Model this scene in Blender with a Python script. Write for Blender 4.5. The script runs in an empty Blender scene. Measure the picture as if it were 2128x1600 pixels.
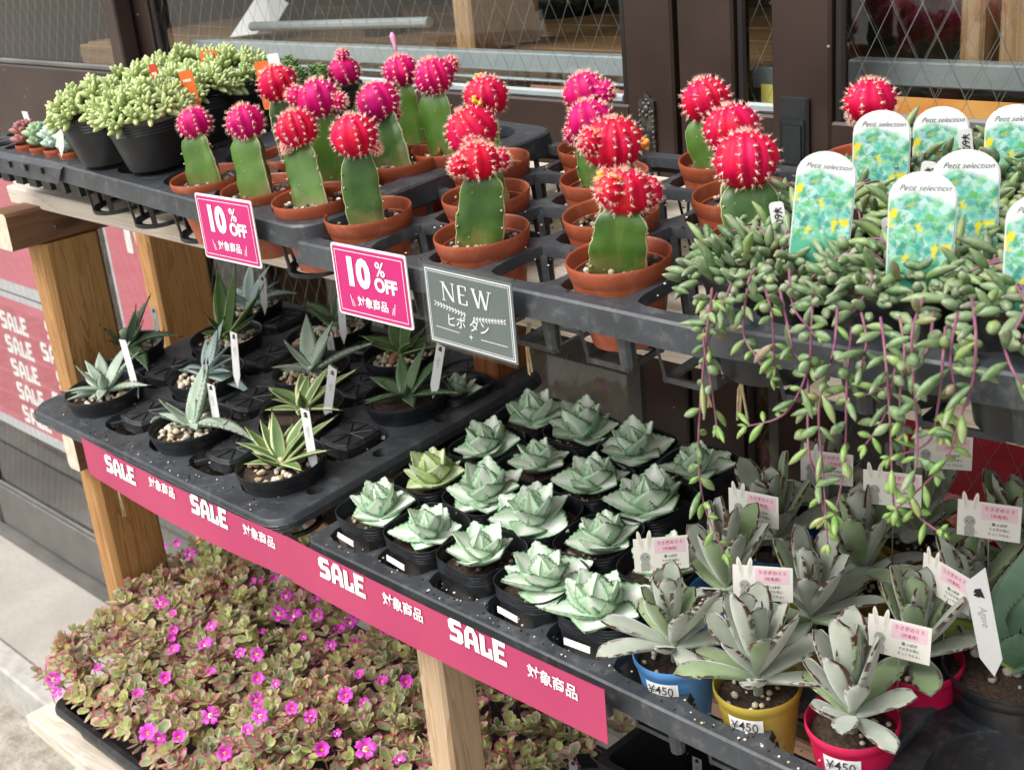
import bpy, math, random
from math import sin, cos, pi, radians, tan, sqrt
from mathutils import Vector, Matrix, noise as mnoise

SC = bpy.context.scene
COL = SC.collection
# ---------------------------------------------------------------- camera
H = 1.653                                   # eye height above the pavement
FPX = 2700.0                                # focal length in pixels of a 2128 px wide frame
def unit(v): return Vector(v).normalized()
_vx = Vector((-1716 - 1064, 0 - 800, FPX))
AX = -_vx.normalized()                      # world X seen from the camera (right, down, forward)
_n = _vx.cross(Vector((1, -.0956, 0))).normalized()
AZ = _n if _n.y < 0 else -_n
AY = AZ.cross(AX)
if AY.z < 0: AY = -AY
cam = bpy.data.cameras.new('camera'); camo = bpy.data.objects.new('camera', cam); COL.objects.link(camo)
cam.sensor_fit = 'HORIZONTAL'; cam.sensor_width = 36; cam.lens = 36 * FPX / 2128
cam.clip_start = .02; cam.clip_end = 400
camo.matrix_world = Matrix(((AX.x, -AX.y, -AX.z, 0), (AY.x, -AY.y, -AY.z, 0), (AZ.x, -AZ.y, -AZ.z, H), (0, 0, 0, 1)))
cam.dof.use_dof = True; cam.dof.focus_distance = 1.22; cam.dof.aperture_fstop = 15
SC.camera = camo
# ---------------------------------------------------------------- sky, sun, exposure
w = bpy.data.worlds.new('World'); SC.world = w; w.use_nodes = True
nt = w.node_tree; bg = nt.nodes['Background']
sky = nt.nodes.new('ShaderNodeTexSky'); sky.sky_type = 'NISHITA'; sky.sun_disc = False
SUN_EL, SUN_AZ = 56, 205                    # azimuth clockwise from +Y: high in front, a little left
sky.sun_elevation = radians(SUN_EL); sky.sun_rotation = radians(SUN_AZ); sky.dust_density = 4; sky.air_density = 1.3
hs = nt.nodes.new('ShaderNodeHueSaturation'); hs.inputs['Saturation'].default_value = .22
nt.links.new(sky.outputs[0], hs.inputs['Color']); nt.links.new(hs.outputs[0], bg.inputs['Color'])
bg.inputs['Strength'].default_value = .15
sun = bpy.data.lights.new('sun', 'SUN'); sun.energy = 1.35; sun.angle = radians(42); sun.color = (1, .98, .96)
suno = bpy.data.objects.new('sun', sun); COL.objects.link(suno)
_sd = Vector((sin(radians(SUN_AZ)) * cos(radians(SUN_EL)), cos(radians(SUN_AZ)) * cos(radians(SUN_EL)), sin(radians(SUN_EL))))
suno.rotation_euler = (-_sd).to_track_quat('-Z', 'Y').to_euler()
SC.view_settings.view_transform = 'Standard'; SC.view_settings.look = 'None'
SC.view_settings.exposure = .76; SC.view_settings.gamma = 1
SC.view_settings.use_curve_mapping = False
SC.cycles.max_bounces = 8; SC.cycles.transparent_max_bounces = 16
SC.cycles.use_denoising = True
random.seed(7)
R = random.uniform

# ---------------------------------------------------------------- places: a point of the photograph's view on a known plane
CAM = Vector((0, 0, H))
def ray(u, v):
    d = Vector(((u - 1064) / FPX, (v - 800) / FPX, 1)); return Vector((AX.dot(d), AY.dot(d), AZ.dot(d)))
def at(u, v, Y=None, X=None, Z=None):
    d = ray(u, v)
    t = Y / d.y if Y is not None else (X / d.x if X is not None else (Z - H) / d.z)
    return CAM + d * t
TILT = radians(5)                            # both shelves rise five degrees to the back
def onpl(u, v, y0, z0):
    d = ray(u, v); k = tan(TILT); t = (z0 - k * y0 - H) / (d.z - k * d.y); return CAM + d * t
def upz(y): return 1.340 + (y - .70) * tan(TILT)      # top of the upper trays
def loz(y): return .984 + (y - .70) * tan(TILT)       # top of the lower trays
def uprim(u, v): return onpl(u, v, .745, 1.359)
def lorim(u, v): return onpl(u, v, .75, .9925)

# ---------------------------------------------------------------- materials
MATS = {}
def srgb(r, g, b):
    f = lambda c: (c / 255 / 12.92) if c / 255 <= .04045 else ((c / 255 + .055) / 1.055) ** 2.4
    return (f(r), f(g), f(b), 1)
class NT:
    def __init__(s, name, rough=.5, spec=.5):
        s.m = bpy.data.materials.new(name); s.m.use_nodes = True; s.t = s.m.node_tree
        s.b = s.t.nodes['Principled BSDF']; s.out = s.t.nodes['Material Output']
        s.b.inputs['Roughness'].default_value = rough; s.b.inputs['Specular IOR Level'].default_value = spec
        MATS[name] = s.m
    def n(s, t): return s.t.nodes.new('ShaderNode' + t)
    def set(s, sock, v):
        if hasattr(v, 'is_output') or isinstance(v, bpy.types.NodeSocket): s.t.links.new(v, sock)
        elif isinstance(v, (int, float)) and hasattr(sock.default_value, '__len__'): sock.default_value = (v, v, v, 1)[:len(sock.default_value)]
        else: sock.default_value = v
    def coord(s, kind='Object', scale=(1, 1, 1), rnd=True):
        c = s.n('TexCoord'); m = s.n('Mapping'); s.t.links.new(c.outputs[kind], m.inputs['Vector']); m.inputs['Scale'].default_value = scale
        if rnd:
            o = s.n('ObjectInfo'); k = s.n('Math'); k.operation = 'MULTIPLY'; k.inputs[1].default_value = 37.; s.t.links.new(o.outputs['Random'], k.inputs[0])
            s.t.links.new(k.outputs[0], m.inputs['Location'])
        return m.outputs[0]
    def noise(s, scale=10, detail=3, vec=None, dist=0, rough=.55):
        n = s.n('TexNoise'); n.inputs['Scale'].default_value = scale; n.inputs['Detail'].default_value = detail; n.inputs['Distortion'].default_value = dist; n.inputs['Roughness'].default_value = rough
        s.t.links.new(vec if vec is not None else s.coord(), n.inputs['Vector']); return n.outputs[0]
    def vor(s, scale=10, vec=None, out='Distance', feat='F1'):
        n = s.n('TexVoronoi'); n.feature = feat; n.inputs['Scale'].default_value = scale
        s.t.links.new(vec if vec is not None else s.coord(), n.inputs['Vector']); return n.outputs[out]
    def ramp(s, fac, stops, inter='LINEAR'):
        r = s.n('ValToRGB'); r.color_ramp.interpolation = inter; e = r.color_ramp.elements
        while len(e) < len(stops): e.new(.5)
        for i, (p, c) in enumerate(stops):
            e[i].position = p; e[i].color = c if hasattr(c, '__len__') else (c, c, c, 1)
        s.t.links.new(fac, r.inputs[0]); return r.outputs[0]
    def mix(s, fac, a, b, mode='MIX'):
        m = s.n('Mix'); m.data_type = 'RGBA'; m.blend_type = mode
        s.set(m.inputs[0], fac); s.set(m.inputs[6], a); s.set(m.inputs[7], b); return m.outputs[2]
    def math(s, op, a, b=0.0, clamp=False):
        m = s.n('Math'); m.operation = op; m.use_clamp = clamp; s.set(m.inputs[0], a); s.set(m.inputs[1], b); return m.outputs[0]
    def attr(s, name='leaf'):
        a = s.n('Attribute'); a.attribute_name = name; x = s.n('SeparateXYZ'); s.t.links.new(a.outputs['Color'], x.inputs[0]); return x.outputs
    def rand(s): return s.n('ObjectInfo').outputs['Random']
    def bump(s, h, strength=.3, dist=.002):
        b = s.n('Bump'); b.inputs['Strength'].default_value = strength; b.inputs['Distance'].default_value = dist
        s.t.links.new(h, b.inputs['Height']); s.t.links.new(b.outputs[0], s.b.inputs['Normal'])
    def col(s, c): s.set(s.b.inputs['Base Color'], c); return s
    def rough(s, r): s.set(s.b.inputs['Roughness'], r); return s
def basic(name, c1, c2=None, scale=30, rough=.5, bump=0, bscale=None, bdist=.001, spec=.5, stops=(.35, .7)):
    m = NT(name, rough, spec)
    if c2 is None: m.col(c1)
    else: m.col(m.ramp(m.noise(scale, 5), [(stops[0], c1), (stops[1], c2)]))
    if bump: m.bump(m.noise(bscale or scale * 3, 4), bump, bdist)
    return m
def wood(name, axis, light, dark, ring=1.0, rough=.6):
    m = NT(name, rough, .3)
    sc = [26 * ring] * 3; sc[axis] = 1.6
    v = m.coord('Object', tuple(sc))
    g = m.noise(1.0, 4, v, dist=1.2)
    sc2 = [260] * 3; sc2[axis] = 6
    fine = m.noise(1.0, 3, m.coord('Object', tuple(sc2)))
    wv = m.math('FRACT', m.math('MULTIPLY', g, 9.0))
    rings = m.ramp(wv, [(0, 1), (.55, .75), (.86, .25), (.95, 0), (1, .9)])
    c = m.mix(rings, dark, light)
    c = m.mix(m.math('MULTIPLY', fine, .35), c, tuple(x * .62 for x in dark[:3]) + (1,))
    kv = [9.0] * 3; kv[axis] = 3.2
    kn = m.vor(1.0, m.coord('Object', tuple(kv)))
    c = m.mix(m.ramp(kn, [(.05, .85), (.085, .5), (.10, .12), (.16, 0)]), c, tuple(x * .3 for x in dark[:3]) + (1,))
    blot = m.noise(5, 3)
    c = m.mix(m.ramp(blot, [(.4, 0), (.75, .35)]), c, light)
    m.col(c); m.bump(m.math('ADD', fine, m.math('MULTIPLY', rings, .4)), .25, .0006); return m
wood('wood_post', 2, srgb(190, 146, 94), srgb(146, 97, 50))
wood('wood_post_red', 2, srgb(150, 92, 50), srgb(105, 60, 32))
wood('wood_post_pale', 2, srgb(205, 180, 150), srgb(172, 138, 100), .7)
wood('wood_beam', 1, srgb(134, 98, 72), srgb(104, 72, 52))
wood('wood_board', 0, srgb(220, 209, 194), srgb(190, 175, 155), .6)
wood('wood_board_brown', 0, srgb(176, 142, 118), srgb(140, 106, 84), .6)
wood('wood_inside', 0, srgb(150, 118, 80), srgb(96, 70, 46))
wood('wood_inside_post', 2, srgb(196, 160, 118), srgb(150, 112, 76))
basic('end_grain', srgb(226, 208, 186), srgb(196, 172, 146), 60, .8, .3, 200)
m = basic('door_paint', srgb(46, 33, 28), srgb(58, 43, 36), 9, .40, .12, 120, .0004)
x = m.b.inputs['Base Color'].links[0].from_socket
m.col(m.mix(m.ramp(m.vor(26), [(.035, .9), (.05, 0)]), m.mix(m.ramp(m.noise(2.2, 5, m.coord('Object', (1, 1, 2.2))), [(.5, 0), (.8, .18)]), x, srgb(88, 74, 66)), srgb(180, 172, 164)))
m = basic('door_dark', srgb(28, 24, 22), srgb(38, 32, 29), 14, .45)
basic('rubber', srgb(28, 26, 25), rough=.7)
basic('kick_rail', srgb(84, 82, 78), srgb(104, 102, 97), 8, .45, .1, 90, .0005)
basic('aluminium', srgb(150, 160, 160), srgb(170, 178, 176), 9, .38, spec=.6)
m = basic('brass_old', srgb(120, 116, 108), srgb(62, 58, 54), 120, .38, .6, 260, .001); m.b.inputs['Metallic'].default_value = .7
basic('black_pull', srgb(38, 42, 42), srgb(46, 51, 50), 40, .38, .25, 700, .0004)
m = NT('concrete_platform', .85, .3)
n1 = m.noise(3.2, 5); n2 = m.noise(160, 3); n3 = m.noise(20, 4)
c = m.ramp(n1, [(.3, srgb(150, 145, 137)), (.7, srgb(176, 171, 162))]); c = m.mix(m.ramp(n2, [(.45, 0), (.75, .35)]), c, srgb(132, 126, 118)); c = m.mix(m.ramp(n3, [(.5, 0), (.7, .2)]), c, srgb(150, 143, 132))
c = m.mix(m.ramp(m.noise(1.3, 4), [(.45, 0), (.7, .3)]), c, srgb(120, 114, 104)); c = m.mix(m.ramp(m.vor(22), [(.03, .7), (.06, 0)]), c, srgb(92, 86, 78))
m.col(c); m.bump(n2, .35, .0015)
m = NT('concrete_rough', .9, .3)
n1 = m.noise(14, 6, rough=.7); n2 = m.noise(90, 4, rough=.7)
c = m.ramp(n1, [(.3, srgb(126, 118, 107)), (.5, srgb(168, 161, 149)), (.7, srgb(192, 186, 175))]); c = m.mix(m.ramp(n2, [(.5, 0), (.68, .6)]), c, srgb(128, 116, 102))
m.col(c); m.bump(m.math('ADD', n1, n2), .8, .008)
basic('kerb_stone', srgb(178, 175, 168), srgb(156, 152, 144), 30, .85, .4, 120, .002)
basic('wall_plaster', srgb(120, 112, 100), srgb(104, 97, 88), 6, .9)
basic('room_dark', srgb(92, 86, 78), srgb(70, 66, 60), 3, .9)
# plastics
def plastic(name, c1, c2, rough=.42, dust=None, scale=16, spec=.5):
    m = NT(name, rough, spec); n = m.noise(scale, 5)
    c = m.ramp(n, [(.35, c1), (.7, c2)])
    if dust: c = m.mix(m.ramp(m.noise(70, 6, rough=.7), [(.52, 0), (.75, .55)]), c, dust)
    m.col(c); m.rough(m.ramp(m.noise(40, 4), [(.3, rough - .08), (.7, rough + .18)])); m.bump(m.noise(300, 2), .06, .0004); return m
plastic('tray_plastic', srgb(46, 49, 52), srgb(62, 66, 70), .40, srgb(112, 112, 110))
plastic('tray_black', srgb(30, 32, 35), srgb(42, 45, 48), .40, srgb(84, 84, 82))
plastic('pot_black', srgb(26, 29, 33), srgb(35, 38, 42), .34, srgb(60, 62, 64))
plastic('polypot', srgb(28, 31, 35), srgb(40, 43, 47), .30, srgb(80, 82, 84))
plastic('terracotta_plastic', srgb(160, 76, 48), srgb(180, 94, 60), .42, srgb(196, 142, 116), 14)
plastic('pot_blue', srgb(66, 122, 178), srgb(76, 132, 186), .4)
plastic('pot_yellow', srgb(160, 138, 44), srgb(172, 150, 56), .4)
plastic('pot_red', srgb(190, 14, 66), srgb(206, 20, 80), .38)
basic('soil', srgb(52, 40, 32), srgb(84, 66, 50), 220, .95, 1, 260, .004)
m = NT('pebble', .85, .3); m.col(m.ramp(m.vor(70, out='Color'), [(.1, srgb(206, 190, 158)), (.45, srgb(228, 218, 200)), (.7, srgb(176, 148, 112)), (.95, srgb(240, 234, 222))]))
m = NT('pebble_mixed', .9, .3); m.col(m.ramp(m.vor(110, out='Color'), [(.15, srgb(64, 50, 40)), (.4, srgb(196, 180, 156)), (.6, srgb(92, 72, 54)), (.9, srgb(228, 220, 206))]))
basic('white_plastic', srgb(232, 232, 230), srgb(222, 221, 218), 20, .4)
basic('paper_white', srgb(240, 239, 236), rough=.6)
basic('paper_grey', srgb(190, 192, 196), rough=.6)
basic('paper_warm', srgb(240, 236, 226), rough=.55)
basic('sign_pink', srgb(188, 28, 108), srgb(194, 36, 114), 30, .35)
basic('banner_pink', srgb(170, 52, 94), srgb(178, 62, 98), 8, .42)
basic('poster_pink', srgb(196, 84, 104), srgb(204, 96, 116), 6, .5)
basic('poster_rose', srgb(184, 66, 88), rough=.5)
basic('poster_red', srgb(160, 28, 44), srgb(170, 34, 52), 6, .5)
basic('ink_blue_grey', srgb(150, 164, 178), rough=.5)
basic('ink_white', srgb(244, 242, 240), rough=.5)
basic('ink_black', srgb(36, 36, 40), rough=.6)
basic('ink_rose', srgb(190, 60, 96), rough=.6)
basic('ink_pale_pink', srgb(242, 206, 216), rough=.55)
basic('ink_rabbit', srgb(172, 171, 166), rough=.6)
basic('ink_rabbit_ear', srgb(222, 216, 196), rough=.6)
basic('ink_orange_pale', srgb(246, 214, 190), rough=.5)
basic('tag_orange', srgb(222, 104, 44), srgb(228, 116, 56), 20, .4)
basic('tag_red', srgb(206, 70, 50), rough=.4)
basic('sign_slate', srgb(92, 102, 102), srgb(102, 112, 111), 10, .4)
basic('yellow_note', srgb(238, 226, 110), rough=.6)
basic('orange_print', srgb(226, 140, 60), srgb(240, 190, 110), 12, .5)
basic('terracotta_strip', srgb(190, 130, 110), srgb(176, 116, 98), 6, .7)
basic('wire', srgb(132, 134, 130), rough=.45, spec=.6)
basic('twine', srgb(206, 190, 150), srgb(180, 160, 118), 200, .9)
basic('dark_pot', srgb(36, 46, 50), srgb(48, 58, 62), 12, .6)
basic('dark_leaf', srgb(50, 66, 40), srgb(84, 30, 44), 60, .6)
def glass(name, tint, boost, rough=.01):
    m = NT(name); t = m.t; t.nodes.remove(m.b)
    tr = m.n('BsdfTransparent'); tr.inputs[0].default_value = tint
    gl = m.n('BsdfGlossy'); gl.inputs['Roughness'].default_value = rough; gl.inputs['Color'].default_value = (1, 1, 1, 1)
    lw = m.n('LayerWeight'); lw.inputs['Blend'].default_value = .5
    k = m.math('ADD', m.math('MULTIPLY', m.math('POWER', lw.outputs['Facing'], 4.0), .75), boost)
    mx = m.n('MixShader'); t.links.new(k, mx.inputs[0]); t.links.new(tr.outputs[0], mx.inputs[1]); t.links.new(gl.outputs[0], mx.inputs[2]); t.links.new(mx.outputs[0], m.out.inputs['Surface'])
glass('glass_pane', (.93, .945, .94, 1), .07)
glass('clear_acrylic', (.93, .95, .95, 1), .05, .05)
# plants
def leafmat(name, rough=.5, spec=.4, sss=0, sheen=0):
    m = NT(name, rough, spec); m.b.inputs['Subsurface Weight'].default_value = sss
    m.b.inputs['Subsurface Radius'].default_value = (.004, .006, .002); m.b.inputs['Subsurface Scale'].default_value = .5
    m.b.inputs['Sheen Weight'].default_value = sheen; m.b.inputs['Sheen Roughness'].default_value = .4
    return m
def cactus_head(name, a, b, tip):
    m = leafmat(name, .5, .22, .08)
    n = m.noise(34, 3); c = m.ramp(n, [(.36, a), (.64, b)])
    c = m.mix(m.ramp(m.noise(60, 3), [(.62, 0), (.8, .5)]), c, tip)
    x = m.attr()
    c = m.mix(m.ramp(x[0], [(.75, 0), (1, .10)]), c, srgb(255, 130, 150))
    m.col(c); m.bump(m.noise(240, 3), .15, .0006)
cactus_head('cactus_magenta', srgb(190, 0, 106), srgb(204, 4, 92), srgb(214, 24, 122))
cactus_head('cactus_red', srgb(196, 0, 74), srgb(208, 4, 48), srgb(212, 10, 84))
cactus_head('cactus_coral', srgb(204, 4, 70), srgb(212, 16, 44), srgb(228, 90, 56))
basic('cactus_yellow', srgb(240, 186, 60), srgb(232, 120, 70), 120, .5)
basic('spine', srgb(244, 214, 196), srgb(236, 184, 166), 200, .6)
basic('bud_pink', srgb(230, 168, 200), srgb(214, 120, 170), 90, .5)
m = leafmat('cactus_stem', .38, .45, .1)
n = m.noise(30, 4); c = m.ramp(n, [(.3, srgb(34, 66, 20)), (.5, srgb(58, 94, 30)), (.72, srgb(82, 116, 36))]); c = m.mix(m.ramp(m.rand(), [(.3, 0), (1, .6)]), c, srgb(92, 128, 42)); c = m.mix(m.ramp(m.noise(9, 2), [(.5, 0), (.8, .5)]), c, srgb(36, 62, 28))
c = m.mix(m.ramp(m.vor(60), [(.02, .55), (.07, 0)]), c, srgb(170, 170, 120))
sz = m.n('SeparateXYZ'); m.t.links.new(m.coord('Object', (1, 1, 1), False), sz.inputs[0]); zz_ = m.math('ADD', sz.outputs['Z'], m.math('MULTIPLY', m.math('SUBTRACT', m.noise(70, 4), .5), .05))
c = m.mix(m.ramp(m.math('MULTIPLY', zz_, 10), [(.10, .75), (.26, 0)]), c, srgb(118, 112, 62)); c = m.mix(m.ramp(m.noise(26, 5, m.coord('Object', (3, 3, .5))), [(.56, 0), (.72, .5)]), c, srgb(112, 140, 62))
m.col(c); m.bump(m.noise(120, 4), .12, .0008)
basic('cactus_ridge', srgb(196, 186, 150), srgb(150, 150, 100), 160, .7)
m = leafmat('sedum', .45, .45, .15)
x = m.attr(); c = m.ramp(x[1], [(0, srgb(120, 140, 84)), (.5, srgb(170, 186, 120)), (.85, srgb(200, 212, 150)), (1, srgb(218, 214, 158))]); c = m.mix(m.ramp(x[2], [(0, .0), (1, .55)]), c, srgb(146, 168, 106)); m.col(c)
m = leafmat('sedum_dark', .5, .4); x = m.attr(); m.col(m.mix(x[2], srgb(84, 120, 66), srgb(120, 152, 88)))
m = leafmat('mini_red', .5, .4); x = m.attr(); m.col(m.mix(x[2], srgb(140, 84, 86), srgb(176, 120, 110)))
m = leafmat('mini_green', .5, .4); x = m.attr(); m.col(m.mix(x[2], srgb(132, 166, 130), srgb(168, 192, 150)))
m = leafmat('mini_pale', .55, .3); x = m.attr(); m.col(m.mix(x[2], srgb(176, 200, 186), srgb(200, 218, 204)))
m = leafmat('necklace_leaf', .42, .45, .12)
x = m.attr(); rn = m.rand(); c = m.ramp(rn, [(0, srgb(74, 102, 60)), (.4, srgb(104, 132, 80)), (.7, srgb(124, 144, 104)), (.93, srgb(128, 152, 78)), (1, srgb(140, 120, 96))])
c = m.mix(m.ramp(m.math('MULTIPLY', m.noise(60, 2), x[1]), [(.3, 0), (.6, .6)]), c, srgb(142, 126, 116)); c = m.mix(m.ramp(m.noise(240, 3), [(.45, 0), (.7, .4)]), c, srgb(166, 180, 156)); m.col(c)
m = leafmat('necklace_young', .4, .45, .15); c = m.ramp(m.rand(), [(0, srgb(98, 134, 60)), (.8, srgb(128, 156, 84)), (1, srgb(150, 150, 92))]); c = m.mix(m.ramp(m.noise(200, 3), [(.45, 0), (.7, .4)]), c, srgb(166, 186, 130)); m.col(c)
m = leafmat('necklace_stem', .5, .4); m.col(m.ramp(m.noise(50, 2), [(.3, srgb(128, 66, 104)), (.6, srgb(142, 92, 108)), (.8, srgb(138, 128, 92))]))
def agave(name, body, edge, belly, ew=.72, rough=.5, stripe=None):
    m = leafmat(name, rough, .35, .06); x = m.attr()
    au = m.math('ABSOLUTE', m.math('SUBTRACT', m.math('MULTIPLY', x[0], 2), 1))
    au = m.math('ADD', au, m.math('MULTIPLY', m.math('SUBTRACT', m.noise(70, 2), .5), .12 if stripe else .25))
    c = m.mix(m.ramp(m.noise(40, 4), [(.3, 0), (.75, 1)]), body, belly)
    if stripe: c = m.mix(m.ramp(au, [(.15, .95), (.60, 0)]), c, stripe)
    c = m.mix(m.ramp(au, [(ew, 0), (min(ew + .14, .99), 1)]), c, edge)
    m.col(c); m.bump(m.noise(160, 3, m.coord('Object', (.1, 1, 1))), .1, .0005)
agave('agave_grey', srgb(142, 162, 142), srgb(200, 206, 186), srgb(174, 186, 168), .84)
agave('agave_blue', srgb(134, 156, 152), srgb(186, 198, 190), srgb(164, 180, 174), .86)
agave('agave_green', srgb(58, 92, 40), srgb(188, 196, 146), srgb(84, 116, 52), .84)
agave('agave_striped', srgb(84, 112, 62), srgb(204, 208, 158), srgb(108, 134, 78), .62)
agave('agave_dark', srgb(72, 102, 68), srgb(190, 196, 164), srgb(96, 124, 86), .86)
agave('rosette', srgb(166, 194, 160), srgb(118, 158, 120), srgb(206, 222, 198), .80, .66, srgb(240, 241, 234))
agave('rosette_lime', srgb(176, 198, 130), srgb(140, 170, 106), srgb(204, 216, 160), .80, .62, srgb(234, 236, 212))
agave('agave_teal', srgb(96, 130, 104), srgb(150, 170, 150), srgb(124, 152, 126), .95)
agave('agave_olive', srgb(122, 146, 62), srgb(160, 170, 110), srgb(146, 166, 84), .93)
basic('thorn', srgb(48, 34, 30), rough=.5)
def fuzzy(name, c1, c2):
    m = leafmat(name, .8, .15, .05, .6); x = m.attr()
    c = m.mix(m.ramp(m.noise(30, 3), [(.3, 0), (.7, 1)]), c1, c2)
    au = m.math('ABSOLUTE', m.math('SUBTRACT', m.math('MULTIPLY', x[0], 2), 1))
    dots = m.ramp(m.noise(170, 1), [(.46, 0), (.5, 1)])
    tipd = m.ramp(x[1], [(.42, 0), (.62, .8), (.9, 1)])
    e = m.math('MULTIPLY', m.ramp(au, [(.70, 0), (.80, 1)]), tipd)
    e = m.math('MULTIPLY', e, m.math('ADD', dots, m.ramp(x[1], [(.88, 0), (.96, 1)]), True))
    c = m.mix(e, c, srgb(74, 32, 26))
    m.col(c); m.bump(m.noise(900, 2), .35, .0006)
fuzzy('fuzzy_grey', srgb(144, 152, 136), srgb(176, 181, 166))
fuzzy('fuzzy_green', srgb(116, 140, 94), srgb(148, 164, 126))
m = leafmat('portulaca_leaf', .5, .4); x = m.attr()
c = m.ramp(x[2], [(0, srgb(134, 158, 118)), (.3, srgb(164, 186, 134)), (.55, srgb(194, 212, 118)), (.8, srgb(156, 188, 118)), (1, srgb(206, 170, 164))])
c = m.mix(m.ramp(x[0], [(.6, 0), (.86, 1)]), c, m.ramp(x[1], [(.0, srgb(222, 218, 160)), (.3, srgb(230, 196, 180)), (.55, srgb(222, 138, 158)), (.85, srgb(200, 72, 122))]))
m.col(c)
tl = m.n('BsdfTranslucent'); m.set(tl.inputs[0], c); mx = m.n('MixShader'); mx.inputs[0].default_value = .32; m.t.links.new(m.b.outputs[0], mx.inputs[1]); m.t.links.new(tl.outputs[0], mx.inputs[2]); m.t.links.new(mx.outputs[0], m.out.inputs['Surface'])
basic('portulaca_stem', srgb(150, 120, 90), srgb(170, 90, 100), 40, .6)
basic('petal_magenta', srgb(206, 40, 178), srgb(222, 70, 196), 120, .5)
basic('petal_heart', srgb(236, 214, 236), rough=.5)
basic('stamen_yellow', srgb(240, 180, 40), srgb(232, 150, 40), 300, .6)
basic('dry_leaf', srgb(176, 128, 92), srgb(140, 96, 64), 80, .8)
m = NT('tag_print', .32, .5)                              # printed plant tag: white head, painted succulents below
g = m.coord('Object', (1, 1, 1), False); sx = m.n('SeparateXYZ'); m.t.links.new(g, sx.inputs[0])
zz = sx.outputs['Z']; xx = sx.outputs['X']
gw = m.mix(.004, g, m.noise(90, 2, g)); cell = m.vor(210, g, 'Color'); cd = m.vor(210, g, 'Distance')
cc = m.ramp(cell, [(.0, srgb(60, 176, 150)), (.25, srgb(120, 208, 190)), (.45, srgb(84, 186, 110)), (.65, srgb(190, 230, 220)), (.85, srgb(66, 164, 158)), (1, srgb(214, 240, 230))])
cc = m.mix(m.ramp(cd, [(.3, 0), (.55, .22)]), cc, srgb(216, 240, 232)); cc = m.mix(m.ramp(m.noise(120, 3, g), [(.5, 0), (.62, .8)]), cc, srgb(40, 140, 112)); cc = m.mix(m.ramp(m.noise(95, 2, m.coord('Object', (1, 1, 1.7), False)), [(.56, 0), (.64, .8)]), cc, srgb(96, 180, 84))
ye = m.ramp(m.noise(75, 2, g), [(.58, 0), (.64, 1)]); cc = m.mix(ye, cc, srgb(238, 220, 60))
low = m.math('ADD', m.math('MULTIPLY', zz, 1), m.math('MULTIPLY', m.noise(60, 2, g), .012))
cc = m.mix(m.ramp(m.math('MULTIPLY', low, 10), [(.24, .9), (.30, 0)]), cc, srgb(84, 180, 150))
white = m.ramp(m.math('MULTIPLY', m.math('ADD', low, m.math('MULTIPLY', m.math('ABSOLUTE', m.math('ADD', xx, .004)), .35)), 10), [(.745, 0), (.79, 1)])
c = m.mix(white, cc, srgb(244, 247, 246)); m.col(c)
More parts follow.
